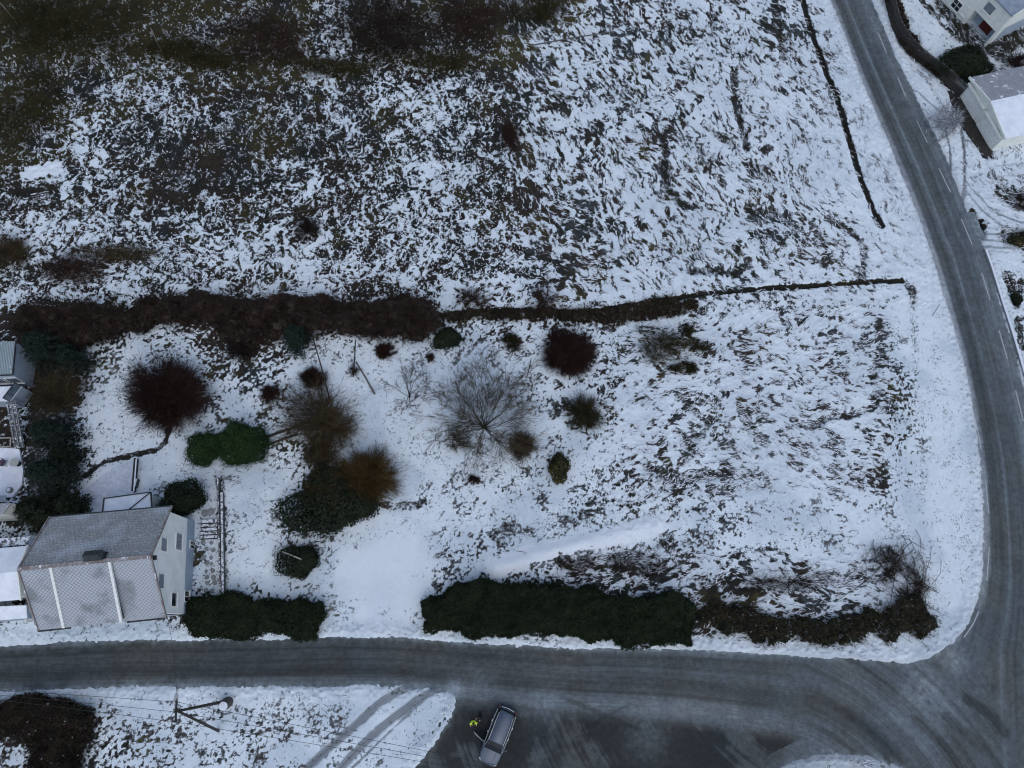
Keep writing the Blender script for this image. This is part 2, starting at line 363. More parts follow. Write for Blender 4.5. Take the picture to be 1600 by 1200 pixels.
# combed (long lying grass) weight
comb=np.maximum(sst(690,900,PX-(PY-200)*.15)*(PY<470),sst(930,1020,PX)*sst(470,500,PY)*(1-sst(700,860,PY)))
comb=np.maximum(comb,sst(850,890,PX)*sst(850,870,PY)*(1-sst(1330,1380,PX))*.8)
comb=comb*(1-.85*sst(1370,1400,PX)*(PY>430)*(PY<800))
comb=np.maximum(comb,(1-sst(1395,1430,PX))*sst(880,910,PY)*sst(1090,1130,PX)).astype(np.float32)
garden=(sst(470,500,PY)*np.maximum(1-sst(900,1010,PX),sst(1370,1400,PX))*(1-comb)).astype(np.float32)
garden=np.maximum(garden,sst(690,760,PY)*sst(1000,1100,PX)*(1-comb))
garden=np.maximum(garden,sst(1040,1060,PY))
# flow field and line integral convolution
th=1.2*fbm(X,Y,9,201,2)*1.6+1.1*fbm(X,Y,2.6,207,2)*1.4
base=np.where(PY<470,R(-62)+sst(250,430,PY)*R(30),R(-8)); base=base+np.where((PY>470)&(PX<1150),R(25),0)
th=(base+th).astype(np.float32)
hx=.1; wn=np.random.default_rng(5).standard_normal((ny,nx)).astype(np.float32)
def blur(A):
    return (A+np.roll(A,1,0)+np.roll(A,-1,0)+np.roll(A,1,1)+np.roll(A,-1,1))/5
wn=blur(blur(wn))
acc=wn.copy(); jj,ii=np.mgrid[0:ny,0:nx].astype(np.float32)
for sgn in(1,-1):
    fi,fj=ii.copy(),jj.copy()
    for k in range(6):
        a_=np.clip((fi+.5).astype(int),0,nx-1); b_=np.clip((fj+.5).astype(int),0,ny-1)
        t_=th[b_,a_]; fi=fi+sgn*np.cos(t_); fj=fj+sgn*np.sin(t_)*.95
        acc+=wn[np.clip((fj+.5).astype(int),0,ny-1),np.clip((fi+.5).astype(int),0,nx-1)]*(1-k/9)
lic=stdz(acc,INN)
# stretched clumps along flow: warp coords by the broad direction
bd=R(-62)*(PY<470)+R(-10)*(PY>=470); cu=X*np.cos(bd)+Y*np.sin(bd)+fbm(X,Y,2.4,301,2)*1.7; cv=-X*np.sin(bd)+Y*np.cos(bd)+fbm(X,Y,2.4,311,2)*1.7
clump=stdz(fbm(cu/1.8,cv,.27,321,2,.75)+.5*fbm(cu/1.4,cv,.95,325,2),INN)
combn=stdz(.33*lic+1.0*clump+.35*stdz(fbm(X,Y,3.5,331,2),INN),INN)
# tussock / stone field
wxx=fbm(X,Y,1.3,401,2)*1.2; wyy=fbm(X,Y,1.3,411,2)*1.2
t1=fbm(X+wxx,Y+wyy,.27,421,2,.8)+.5*fbm(X+wxx,Y+wyy,1.5,425,2); ridge=np.abs(fbm(X+wxx,Y+wyy,.8,431,2))
tus=stdz(1.0*stdz(t1,INN)+.75*stdz(np.minimum(ridge,.12),INN)+.45*lic+.34*stdz(fbm(X,Y,3,441,2),INN),INN)
speck=stdz(.9*stdz(fbm(X,Y,.21,451,2,.8),INN)+.35*lic+.5*stdz(fbm(X,Y,1.6,461,2),INN),INN)
wa=np.sqrt(comb**2+garden**2+np.clip(1-comb-garden,0,1)**2)+1e-6
n=(combn*comb+speck*garden+tus*np.clip(1-comb-garden,0,1))/wa
u=1/(1+np.exp(-1.702*n)); 
verge=1-sst(.2,2.1,-road_d+fbm(X,Y,1.5,471,2)*1.5)     # 1 next to the road
dens=dens+.09*comb+.05*(PY<330)*(PX<900)*(1-comb)
dens=dens*(1-.92*verge)
strk=np.zeros(X.shape,np.float32); dep=np.zeros(X.shape,np.float32)
jit=(fbm(X,Y,.7,481,3,.7)*1.5).astype(np.float32)+.16*lic
for pts,wd,st,dp in STROKES:
    P=gl(smooth_line(pts)); D=near_line(P,wd)
    if not (D<90).any(): continue
    m=1-sst(.6,1.5,(D-.08+jit*(wd*.55 if wd<.45 and dp>.3 else min(wd*1.3,.9)))/wd); strk=np.maximum(strk,m*st); dep=np.maximum(dep,(1-sst(.3,1.5,D/wd))*dp)
smo=np.zeros(X.shape,np.float32)
for pts,wd,st in SMOOTH:
    D=near_line(gl(smooth_line(pts)),wd); smo=np.maximum(smo,(1-sst(.7,1.2,(D+jit*.5)/wd))*st)
dens=dens*(1-smo)
v=(u-(1-dens)).astype(np.float32)
v=np.where(dens<.03,np.minimum(v,-.2+dens),v)
v=np.maximum(v,(strk-.45)*.8+(.13*np.clip(n,-2,2)-.04)*(strk<1.2)-(strk<=.05)*9)
unc=np.clip(1-comb-garden,0,1)
ln=(1-sst(.0,.035,np.abs(fbm(X+wxx*.8,Y+wyy*.8,.62,491,2))))*(.5+vnoise(X/.5,Y/.5,497)); v=v-ln*.42*unc*(strk<.2)*(1-sst(7.2,8.6,9*bil(D0,PX,PY,-20,-20,40)))
v=np.clip(v,-1,1)
trk=np.zeros(X.shape,np.float32)
for pts,wd,st in TRACKS:
    if st==0: continue
    D=near_line(gl(smooth_line(pts)),wd); trk=np.maximum(trk,(1-sst(.6,1.25,(D+jit*.12)/wd))*st*(.7+.6*(vnoise(D*14+X*.3,Y*.3,77)-.2)))
# colours of the vegetation and of the dark strokes
brown=sst(-.08,.14,fbm(X,Y,2.4,501,3)+.10*(comb<.5)*(PY>300)-.03); moss=sst(-.02,.2,fbm(X,Y,3,511,3)+.30*(1-sst(200,620,PX+PY*1.5))+.16*(1-sst(60,190,PY))*(1-sst(850,1000,PX))-.10)
cD=np.array([.022,.026,.022]); cB=np.array([.045,.027,.018]); cM=np.array([.070,.060,.016]); cG=np.array([.060,.070,.078])
gy=(sst(.0,.16,fbm(X,Y,1.1,521,2)+.05*comb)*(.35+.4*comb))[...,None]
tint=cD*(1-gy)+cG*gy; tint=tint*(1-.7*brown[...,None])+cB*.7*brown[...,None]; tint=tint*(1-.8*moss[...,None])+cM*.8*moss[...,None]
tint=tint*((.75+.6*vnoise(X/.35,Y/.35,531))*(.54+.22*comb+.1*garden))[...,None]
deep=sst(.12,.45,strk)[...,None]*.75; tint=tint*(1-deep)+np.array([.014,.014,.010])*deep
snowc=np.ones(X.shape+(3,))*np.array([.69,.755,.79]); 
thin=(sst(-.1,.25,fbm(X,Y,3.5,541,3)+.04)*(.35+.3*garden))[...,None]; snowc=snowc*(1-thin)+np.array([.47,.55,.61])*thin
snowc*=(.90+.12*vnoise((X*.8+Y*.6)/.15,(Y*.8-X*.6)/.15,553)+.10*(fbm(X,Y,.7,555,3,.7)))[...,None]
snowc=snowc*(1-smo[...,None]*.7)+np.array([.76,.80,.83])*smo[...,None]*.7*(.95+.08*fbm(X,Y,.3,557,2))[...,None]
snowc*=(1-.10*verge*(vnoise(X/.2,Y/.2,551)))[...,None]
dirt=(1-sst(0,.55,-road_d+jit*.4))[...,None]*.35*(X>15)[...,None]; snowc=snowc*(1-dirt)+np.array([.30,.30,.33])*dirt
tk=np.clip(trk,0,1)[...,None]; snowc=snowc*(1-tk)+np.array([.085,.095,.105])*tk
# heights
z=.2*fbm(X,Y,7,601,2)+.14*fbm(X,Y,1.6,611,2)*(1-smo)
z=z+np.clip(1-garden-verge,0,1)*(.05*np.clip(clump*comb*.6+stdz(t1,INN)*(1-comb),-2,2)-.07*sst(-.1,.2,v)) -dep
z=z+(1-garden)*.012*np.clip(lic,-2,2)*comb*(1-verge)
z=z+.10*sst(0,.4,-road_d)*(1-sst(.5,1.6,-road_d))*(1+1.6*fbm(X,Y,.3,621,2)*2)
z=z+.08*verge*(vnoise((X*.8+Y*.6)/.2,(Y*.8-X*.6)/.24,631)-.4)+.05
z=z-.05*tk[...,0]
bk=near_line(gl(smooth_line([(775,887),(830,872),(900,853),(960,838),(1025,820)])),1.0); bk=np.exp(-(bk/.75)**2); z=z+.38*bk*(1+.5*fbm(X,Y,.8,661,2))
rin=sst(-.08,.10,road_d+jit*.13+.18*(vnoise((X*.8+Y*.6)/.19,(Y*.8-X*.6)/.23,641)-.5)+.25*fbm(X,Y,5,645,2)); z=z*(1-rin)+(-.09)*rin
z=np.where(np.abs(X)+np.abs(Y)>1e9,0,z)
z=np.where(INN,z,np.where(road_d>-.5,-.09,.1))
def gz(x,y):
    i=int(np.clip(np.searchsorted(XS,x),0,nx-1)); j=int(np.clip(np.searchsorted(YS,y),0,ny-1)); return float(z[j,i])
def G3(x,y,dz=0):
    p=g(x,y,0); p[2]=gz(p[0],p[1])+dz; return p
def gm():
    m,t,b=newmat('snowy_ground'); b.inputs['Roughness'].default_value=.85; b.inputs['Specular IOR Level'].default_value=.2
    av=N(t,'ShaderNodeAttribute',attribute_name='veg'); at=N(t,'ShaderNodeAttribute',attribute_name='tint'); asn=N(t,'ShaderNodeAttribute',attribute_name='snowc')
    geo=N(t,'ShaderNodeNewGeometry')
    n=N(t,'ShaderNodeTexNoise'); n.inputs['Scale'].default_value=5; n.inputs['Detail'].default_value=8; n.inputs['Roughness'].default_value=.8; t.links.new(geo.outputs['Position'],n.inputs['Vector'])
    ma=N(t,'ShaderNodeMath',operation='MULTIPLY_ADD'); t.links.new(n.outputs['Fac'],ma.inputs[0]); ma.inputs[1].default_value=1.0; t.links.new(av.outputs['Fac'],ma.inputs[2])
    f1=rampf(t,ma.outputs[0],.5-.08,.5+.10); f2=rampf(t,ma.outputs[0],.5,.5+.30)
    frost=mixc(t,.34,at.outputs['Color'],(.5,.56,.62))
    c=mixc(t,f1,asn.outputs['Color'],frost); c=mixc(t,f2,c,at.outputs['Color'])
    t.links.new(c,b.inputs['Base Color'])
    bp=N(t,'ShaderNodeBump'); bp.inputs['Strength'].default_value=.6; bp.inputs['Distance'].default_value=.06; t.links.new(n.outputs['Fac'],bp.inputs['Height']); t.links.new(bp.outputs[0],b.inputs['Normal'])
    return m
idx=np.arange(ny*nx).reshape(ny,nx)
quads=np.stack([idx[:-1,:-1],idx[:-1,1:],idx[1:,1:],idx[1:,:-1]],-1).reshape(-1,4)
one=np.ones(ny*nx)[:,None]
ground=fastmesh('ground',np.stack([X,Y,z],-1).reshape(-1,3),quads,gm(),smooth=True,attrs={'veg':('FLOAT',v.ravel()),
 'tint':('FLOAT_COLOR',np.hstack([tint.reshape(-1,3),one])),'snowc':('FLOAT_COLOR',np.hstack([snowc.reshape(-1,3),one]))})
tag(ground,kind='structure')

# ------------------------------------------------------------------ asphalt sheet
lw,rw_=gl(smooth_line(RL[:12])),gl(smooth_line(RR))
Cl=dist_line(gl(RL[:13]+[(1500,1100),(1530,1400)]),CX,CY); Cr=dist_line(rw_,CX,CY)
Ct=dist_line(gl([(1600,1045),(1430,1033)]+BT),CX,CY); Cb=dist_line(gl([(-500,1096),(0,1080),(400,1072),(620,1069),(760,1085),(900,1098),(1050,1108),(1180,1125),(1300,1150),(1420,1210)]),CX,CY)
sel=road_d>-.7
cellsel=(sel[:-1,:-1]|sel[1:,1:]|sel[:-1,1:]|sel[1:,:-1])
rq=quads.reshape(ny-1,nx-1,4)[cellsel]; used=np.unique(rq); remap=np.full(ny*nx,-1); remap[used]=np.arange(len(used)); rq=remap[rq]
ux=X.ravel()[used]; uy=Y.ravel()[used]; upx=PX.ravel()[used]; upy=PY.ravel()[used]; urd=road_d.ravel()[used]
dl,dr,dt,db=[bil(A,ux,uy) for A in(Cl,Cr,Ct,Cb)]
tm=dl/(dl+dr+1e-6); tb=dt/(dt+db+1e-6)
wm=sst(1505,1550,upx+(upy-900)*-.15); wm=np.where(upy<930,1,wm)                 # main road weight
stream=lambda a,al,seed:(vnoise(a*46,al/9,seed)-.5)*.5+(vnoise(a*17,al/16,seed+1)-.5)*.7+(vnoise(a*110,al/7,seed+2)-.5)*.6
def prof(t,pts): return np.interp(t,[p[0] for p in pts],[p[1] for p in pts])
am=prof(tm,[(0,.17),(.07,.15),(.12,.055),(.24,.055),(.33,.075),(.37,.12),(.42,.065),(.55,.06),(.63,.085),(.70,.075),(.78,.11),(.88,.10),(.95,.085),(1,.10)])
am=1.3*am*(1+.6*stream(tm,uy,701))
ab=prof(tb,[(0,.10),(.12,.055),(.25,.050),(.38,.075),(.5,.06),(.65,.050),(.8,.055),(.88,.10),(1,.11)])*prof(upx,[(0,.82),(500,.72),(800,.95),(1100,1.2),(1400,1.15)])
ab=1.15*ab*(1+.6*stream(tb,ux,711))
c1=g(1190,1420); rr=np.hypot(ux-c1[0],uy-c1[1]); c2=g(1330,900); r2=np.hypot(ux-c2[0],uy-c2[1])
sw=.095*(1+.9*stream(rr/9,ux*1.2,721))*(1-.5*np.exp(-((rr-17)/.5)**2)-.4*np.exp(-((rr-14.6)/.35)**2)); s2=.105*(1+.5*stream(r2/9,uy,731))
jn=sst(1180,1340,upx); k2=sst(0,1,(upx-1400)/200+(1050-upy)/120)
jc=sw*(1-k2)+s2*k2
ab=ab*(1-jn)+jc*jn; al=ab*(1-wm)+am*wm
# parking apron south of the lower road
pk=sst(.1,1.6,np.where((upx>640)&(upx<1330),1,0)*inside(gl([(640,1080),(760,1083),(900,1098),(1050,1110),(1180,1127),(1260,1150),(1200,1180),(1150,1260),(1100,1400),(500,1400),(640,1210)]),ux,uy)*db)
pn=fbm(ux,uy,2.6,741,3,.6); pn=pn*.6+.22*stream(r2/9,ux*.8,743)+.1*fbm(ux,uy,.4,745,2)
apron=.021+.05*sst(-.02,.16,pn+.10*sst(830,900,upx)*(1-sst(900,1000,upx))-.05*(upx<770))+.05*sst(.12,.2,fbm(ux,uy,.8,751,2))*sst(800,950,upx)*sst(1110,1140,1250-upy)
apron=apron+.05*np.exp(-((r2-18)/.3)**2)*0
al=al*(1-pk)+apron*pk
dust=np.clip(fbm(ux,uy,1.2,761,3,.6)*1.2,-.5,.8); al=al*(1+.45*dust)
for (q,rad,amp) in [((1450,1075),2.2,.05),((1495,1032),1.0,.09),((1440,1110),2.5,.035),((750,1080),1.5,.05),((712,1074),.8,.10),((1010,1150),2,.04),((850,1105),1.6,.05)]:
    p=g(*q); al=al+amp*np.exp(-(((ux-p[0])**2+(uy-p[1])**2)/rad**2))*(.6+1.2*vnoise(ux/.3,uy/.3,771))
isl=-bil(np.abs(Croad),ux,uy)
fr=np.exp(-np.clip(urd,0,9)/.30)*.5*(vnoise(ux/.35,uy/.35,781)); al=al+fr*.28
dk=np.zeros(len(ux))
for pts,wd,st in [([(1510,1092),(1545,1115),(1570,1145)],.5,.5),([(1430,1125),(1475,1165),(1500,1200)],.4,.35),([(1000,1140),(880,1090)],.2,.3),([(910,1140),(985,1100)],.15,.3),([(1480,1120),(1530,1165),(1560,1200)],.5,.35)]:
    dd=dist_line(gl(smooth_line(pts)),ux,uy); dk=np.maximum(dk,(1-sst(.5,1.4,dd/wd))*st)
al=np.clip(al*(1-dk),.012,.6)
blue=np.clip(.5+1.6*fbm(ux,uy,3,791,2)+.5*(al>.09),0,1)[:,None]
rc=al[:,None]*(np.array([.93,1.0,.97])*(1-blue)+np.array([.84,1.0,1.10])*blue)
ed=(np.exp(-np.clip(dl,0,9)/.45)*(upy<900))[:,None]*.6; rc=rc*(1-ed)+al[:,None]*np.array([1.02,.97,1.1])*ed
def rm():
    m,t,b=newmat('frosty_asphalt'); b.inputs['Roughness'].default_value=.7; b.inputs['Specular IOR Level'].default_value=.25
    at=N(t,'ShaderNodeAttribute',attribute_name='tone'); geo=N(t,'ShaderNodeNewGeometry')
    n=N(t,'ShaderNodeTexNoise'); n.inputs['Scale'].default_value=11; n.inputs['Detail'].default_value=7; n.inputs['Roughness'].default_value=.8; t.links.new(geo.outputs['Position'],n.inputs['Vector'])
    c=mixc(t,rampf(t,n.outputs['Fac'],.3,.7),(.62,.63,.62),(1.42,1.40,1.38)); n5=N(t,'ShaderNodeTexNoise'); n5.inputs['Scale'].default_value=2.2; n5.inputs['Detail'].default_value=8; n5.inputs['Roughness'].default_value=.75; t.links.new(geo.outputs['Position'],n5.inputs['Vector']); c=mixc(t,1.0,c,mixc(t,rampf(t,n5.outputs['Fac'],.35,.65),(.78,.78,.79),(1.22,1.22,1.2)),'MULTIPLY')
    t.links.new(mixc(t,1.0,at.outputs['Color'],c,'MULTIPLY'),b.inputs['Base Color'])
    bp=N(t,'ShaderNodeBump'); bp.inputs['Strength'].default_value=.25; bp.inputs['Distance'].default_value=.02; t.links.new(n.outputs['Fac'],bp.inputs['Height']); t.links.new(bp.outputs[0],b.inputs['Normal'])
    return m
road=fastmesh('road',np.stack([ux,uy,np.zeros(len(ux))],-1),rq,rm(),smooth=True,attrs={'tone':('FLOAT_COLOR',np.hstack([rc,np.ones((len(ux),1))]))})
tag(road,kind='structure')
G=Geo()
for a_,b_ in [((1372,51),(1385,82)),((1403,122),(1415,151)),((1432,188),(1449,223)),((1467,263),(1485,300)),((1502,342),(1519,382)),((1534,426),(1547,469)),((1561,516),(1574,561)),((1587,610),(1599,658)),
 ((1500,557),(1512,604)),((1523,652),(1533,701)),((1540,752),(1545,803)),((1546,855),(1542,907)),((1357,167),(1366,190)),((1476,470),(1487,510))]:
    A=g(*a_);B=g(*b_); G.box(((A+B)/2)+(0,0,.006),(np.linalg.norm(B-A),.11,.006),rz=math.atan2(B[1]-A[1],B[0]-A[0]))
P=gl(smooth_line([(1529,955),(1521,974),(1506,996)]),.006)
for A,B in zip(P[:-1],P[1:]): G.box((A+B)/2,(np.linalg.norm(B-A)*.99,.11,.006),rz=math.atan2(B[1]-A[1],B[0]-A[0]))
tag(obj('road_markings',G,M['paint']),kind='structure')

# ------------------------------------------------------------------ grass blades lying over the snow
def blades(name,n,zone,mt,wr,lr,hr,vlo,vhi,label,use_flow=True,sd=1,jitter=.35):
    rg=np.random.default_rng(sd); m=(v>vlo)&(v<vhi)&zone&(road_d<-.25)&(smo<.4)&INN&(z>-.2)
    c=np.flatnonzero(m.ravel()); 
    px_,py_=PX.ravel()[c],PY.ravel()[c]; k=(px_>-60)&(px_<1660)&(py_>-40)&(py_<1240); c=c[k]
    c=rg.choice(c,n,replace=True); x=X.ravel()[c]+rg.uniform(-.06,.06,n); y=Y.ravel()[c]+rg.uniform(-.06,.06,n); z0=z.ravel()[c]
    t=(th.ravel()[c]+rg.normal(0,jitter,n)+np.pi*(rg.random(n)<.25)) if use_flow else rg.uniform(0,2*np.pi,n)
    L=rg.uniform(*lr,n); w_=rg.uniform(*wr,n); hh=rg.uniform(*hr,n)
    dx,dy=np.cos(t),np.sin(t); bend=rg.normal(0,.25,n)
    A=np.stack([x-dy*w_*.5,y+dx*w_*.5,z0-.02],-1); B=np.stack([x+dy*w_*.5,y-dx*w_*.5,z0-.02],-1)
    mx,my=x+dx*L*.55,y+dy*L*.55; C=np.stack([mx-dy*w_*.4,my+dx*w_*.4,z0+hh],-1); D=np.stack([mx+dy*w_*.4,my-dx*w_*.4,z0+hh],-1)
    E_=np.stack([x+dx*L-dy*bend*L,y+dy*L+dx*bend*L,z0+hh*.3],-1)
    V=np.stack([A,B,D,C,E_],1).reshape(-1,3); o=np.arange(n)[:,None]*5
    F_=np.concatenate([o+[0,1,2],o+[0,2,3],o+[3,2,4]])
    tag(fastmesh(name,V,F_,mt),label,'grass',kind='stuff')
M['blade']=leafmat('blade',[(.018,.020,.016),(.038,.036,.028),(.075,.07,.062)])
M['blade_grey']=leafmat('blade_grey',[(.05,.058,.065),(.12,.13,.145),(.22,.24,.27)])
M['blade_snow']=leafmat('blade_snow',[(.5,.53,.57),(.68,.71,.75),(.74,.77,.8)],rough=.85)
cz=comb>.5; uz=(comb<=.5)&(garden<.5); gz_=garden>.5
blades('long_grass',17000,cz,M['blade'],(.03,.07),(.15,.5),(.03,.12),.06,1.1,'dark long grass lying combed over through the snow of the right-hand field')
blades('frosted_grass',9000,cz,M['blade_grey'],(.02,.05),(.25,.7),(.03,.12),-.2,.3,'grey frosted grass blades lying on the snow of the right-hand field',sd=2)
blades('snowy_grass',22000,cz,M['blade_snow'],(.04,.10),(.25,.7),(.05,.14),-.15,.25,'snow-covered grass blades bent over dark gaps of the right-hand field',sd=3)
blades('rough_grass',60000,uz,M['blade'],(.04,.09),(.1,.35),(.04,.16),-.03,1.1,'short dark grass and heather poking through snow on the left hillside',use_flow=False,sd=4)
blades('snowy_tuft_grass',18000,uz,M['blade_snow'],(.05,.12),(.12,.4),(.06,.18),-.1,.5,'snow-dusted tufts between dark heather on the left hillside',use_flow=False,sd=5)
blades('garden_grass',26000,gz_,M['blade'],(.025,.06),(.08,.28),(.02,.08),-.25,1.1,'sparse dark grass tips showing through the garden snow',use_flow=False,sd=6)

# ------------------------------------------------------------------ plants
def unit(v): return v/np.linalg.norm(v,axis=-1,keepdims=True)
def lump(rg,k=7):
    D=unit(rg.normal(size=(k,3))); A=rg.uniform(.10,.42,k)
    return lambda d:.80+sum(a*np.clip(d@q,0,1)**3 for a,q in zip(A,D))-.05
def leaves(P,Nn,size,rg,aspect=.55):
    "one leaf quad per point, roughly facing along Nn"
    n=len(P); Nn=unit(Nn+rg.normal(0,.55,(n,3))); U=unit(np.cross(Nn,rg.normal(size=(n,3)))); W=np.cross(Nn,U)
    s_=(rg.uniform(.6,1.4,n)*size)[:,None]
    V=np.stack([P-U*s_*.5,P+W*s_*aspect*.5,P+U*s_*.6,P-W*s_*aspect*.5],1).reshape(-1,3)
    return V,np.arange(4*n).reshape(n,4)
def tubes(Pts,r0,r1):
    "Pts (n,K,3): three-sided tapering twigs"
    n,K,_=Pts.shape; d=np.zeros_like(Pts); d[:,1:-1]=Pts[:,2:]-Pts[:,:-2]; d[:,0]=Pts[:,1]-Pts[:,0]; d[:,-1]=Pts[:,-1]-Pts[:,-2]; d=unit(d+1e-9)
    u_=unit(np.cross(d,np.array([.31,.17,.93]))+1e-9); w_=np.cross(d,u_); r0=np.broadcast_to(r0,(n,)); r1=np.broadcast_to(r1,(n,))
    rad=(r0[:,None]*(1-np.linspace(0,1,K))+r1[:,None]*np.linspace(0,1,K))[...,None]
    V=np.stack([Pts+rad*(math.cos(2.0944*k)*u_+math.sin(2.0944*k)*w_) for k in range(3)],2).reshape(-1,3)
    b=(np.arange(n)[:,None,None]*K+np.arange(K-1)[None,:,None])*3; k=np.arange(3)[None,None,:]; k2=(k+1)%3
    return V,np.stack([b+k,b+k2,b+3+k2,b+3+k],-1).reshape(-1,4)
def pxscale(x,y,z=0): a=g(x-5,y,z); b=g(x+5,y,z); return np.linalg.norm(a-b)/10
def curves(rg,A,B,K=4,sag=.12):
    n=len(A); t=np.linspace(0,1,K)[None,:,None]; L=np.linalg.norm(B-A,axis=1)[:,None,None]
    off=rg.normal(0,1,(n,1,3))*L*sag*(4*t*(1-t)); kink=rg.normal(0,.03,(n,K,3))*L*(t>0)
    return A[:,None]*(1-t)+B[:,None]*t+off+kink
def core(rg,c,rad,lf,zmin):
    "inner dark wood mass: many short crossing sticks"
    n=260; d=unit(rg.normal(size=(n,3))); d[:,2]=np.abs(d[:,2]); P=c+d*rad*rg.uniform(.2,.7,n)[:,None]; Q=c+unit(d+rg.normal(0,.5,(n,3)))*rad*.8
    return P,Q
def leafy(name,px,py,rx,ry,h,mt,label,cat='bush',n=None,size=.16,group=None,stem=True,squash=1.,zmid=None,flat=.0):
    rg=np.random.default_rng(abs(hash((px,py)))%99999 if False else int(px*7+py*13)); c=g(px,py,h*.5); s=pxscale(px,py,h*.5)
    rad=np.array([rx*s,ry*s*1.04,h*.55]); base=np.array([c[0],c[1],gz(c[0],c[1])]); c[2]=base[2]+h*.5
    root=empty(name,base,label,cat,group); lf=lump(rg)
    n=n or int(260*(rad[0]*rad[1]+rad[2]*(rad[0]+rad[1])*.8)*2.3/(size/.16)**2)+500
    d=unit(rg.normal(size=(n,3))); lob=lambda q:1+.09*np.sin(3*np.arctan2(q[:,1],q[:,0])+px)+.07*np.sin(5*np.arctan2(q[:,1],q[:,0])+py)+.05*np.sin(9*np.arctan2(q[:,1],q[:,0])+px+q[:,2]*4)
    f=np.maximum(np.array([lf(d)]).reshape(-1),.86)*lob(d); rr=np.where(rg.random(n)<.8,rg.uniform(.86,1.03,n),rg.uniform(.5,.9,n))
    rr=rr+.07*np.sin(d[:,0]*9+px)*np.sin(d[:,1]*8+py)+.05*np.sin(d[:,0]*23)*np.sin(d[:,1]*21+d[:,2]*17)
    P=c+d*rad*(f*rr)[:,None]; P[:,2]=np.maximum(P[:,2],base[2]+.03)
    V,Fa=leaves(P,d/rad*rad.mean()+np.array([0,0,.25]),size,rg); fastmesh('foliage',V,Fa,mt,root)
    # inner mass of leaves, dark except in green crowns, so the crown is not hollow
    k=n//2; d2=unit(rg.normal(size=(k,3))); P2=c+d2*rad*(np.maximum(lf(d2),.86)*.86*lob(d2))[:,None]; P2[:,2]=np.maximum(P2[:,2],base[2]+.02); V2,F2=leaves(P2,d2,size*1.5,rg,.8)
    fastmesh('inner_foliage',V2,F2,M['leaf_dark'] if mt is not M['leaf_green'] else mt,root)
    ns=9; A=np.tile(base,(ns,1))+rg.normal(0,.08,(ns,3))*[1,1,0]; A[:,2]-=.05; B=c+unit(rg.normal(size=(ns,3))+[0,0,1.2])*rad*.8
    V,Fa=tubes(curves(rg,A,B),.05,.015); fastmesh('stems',V,Fa,M['bark_dark'],root); return root
def twiggy(name,px,py,rx,ry,h,mt,label,cat='bush',stems=60,sub=12,thick=.012,group=None,spread=.25,leafn=0,leafm=None,bx=None,by=None,minz=.12,fine=1.,top=None):
    rg=np.random.default_rng(int(px*11+py*3)+5); c=g(px,py,h*.55); s=pxscale(px,py,h*.55)
    rad=np.array([rx*s*1.14,ry*s*1.18,h]); base=g(bx or px,by or py,0) if bx else np.array([c[0],c[1],0]); base[2]=gz(base[0],base[1])
    root=empty(name,base,label,cat,group); lf=lump(rg)
    def tip(n,lo=.75,hi=1.):
        d=rg.normal(size=(n,3)); d[:,2]=np.abs(d[:,2])*1.1+minz; d=unit(d); f=lf(d)*rg.uniform(lo,hi,n)
        q=d*rad*f[:,None]; return np.array([c[0],c[1],base[2]])+q
    A=np.tile(base,(stems,1))+rg.normal(0,spread,(stems,3))*np.array([rad[0],rad[1],0])*.8; A[:,2]=base[2]-.05
    B=tip(stems,.55,1.0); S0=curves(rg,A,B,5,.08)
    V,Fa=tubes(S0,thick*2.2,thick*.7); fastmesh('stems',V,Fa,top or mt,root)
    m=stems*sub; si=rg.integers(0,stems,m); tt=rg.uniform(.25,.95,m)*(S0.shape[1]-1); i0=np.minimum(tt.astype(int),S0.shape[1]-2); fr_=(tt-i0)[:,None]
    A2=S0[si,i0]*(1-fr_)+S0[si,i0+1]*fr_; dirn=unit(B[si]-A[si]); Lr=rg.uniform(.16,.5,m)[:,None]*rad.mean()
    B2=A2+unit(dirn+rg.normal(0,.55,(m,3))+[0,0,.1])*Lr; B2[:,2]=np.maximum(B2[:,2],base[2]+.05); S1=curves(rg,A2,B2,3,.1)
    m3=int(m*2.2*fine); sj=rg.integers(0,m,m3); q=rg.uniform(.2,1,m3)[:,None]; A3=A2[sj]*(1-q)+B2[sj]*q; B3=A3+unit(unit(B2[sj]-A2[sj])+rg.normal(0,.6,(m3,3)))*rg.uniform(.08,.22,m3)[:,None]*rad.mean()
    B3[:,2]=np.maximum(B3[:,2],base[2]+.04)
    V1,F1=tubes(S1,thick,thick*.5); V3,F3=tubes(np.stack([A3,B3],1),thick*.7,thick*.45)
    fastmesh('twigs',np.vstack([V1,V3]),np.vstack([F1,F3+len(V1)]),mt,root)
    if leafn:
        k=rg.integers(0,m3,leafn); P=B3[k]+rg.normal(0,.06,(leafn,3)); V,Fa=leaves(P,rg.normal(size=(leafn,3))+[0,0,1],.11,rg); fastmesh('foliage',V,Fa,leafm or mt,root)
    return root
def poly_sample(P,n,rg):
    P=np.array(P)[:,:2]; out=[]; lo,hi=P.min(0),P.max(0)
    while sum(map(len,out))<n:
        q=rg.uniform(lo,hi,(n*2,2)); out.append(q[inside(P,q[:,0],q[:,1])])
    return np.concatenate(out)[:n]
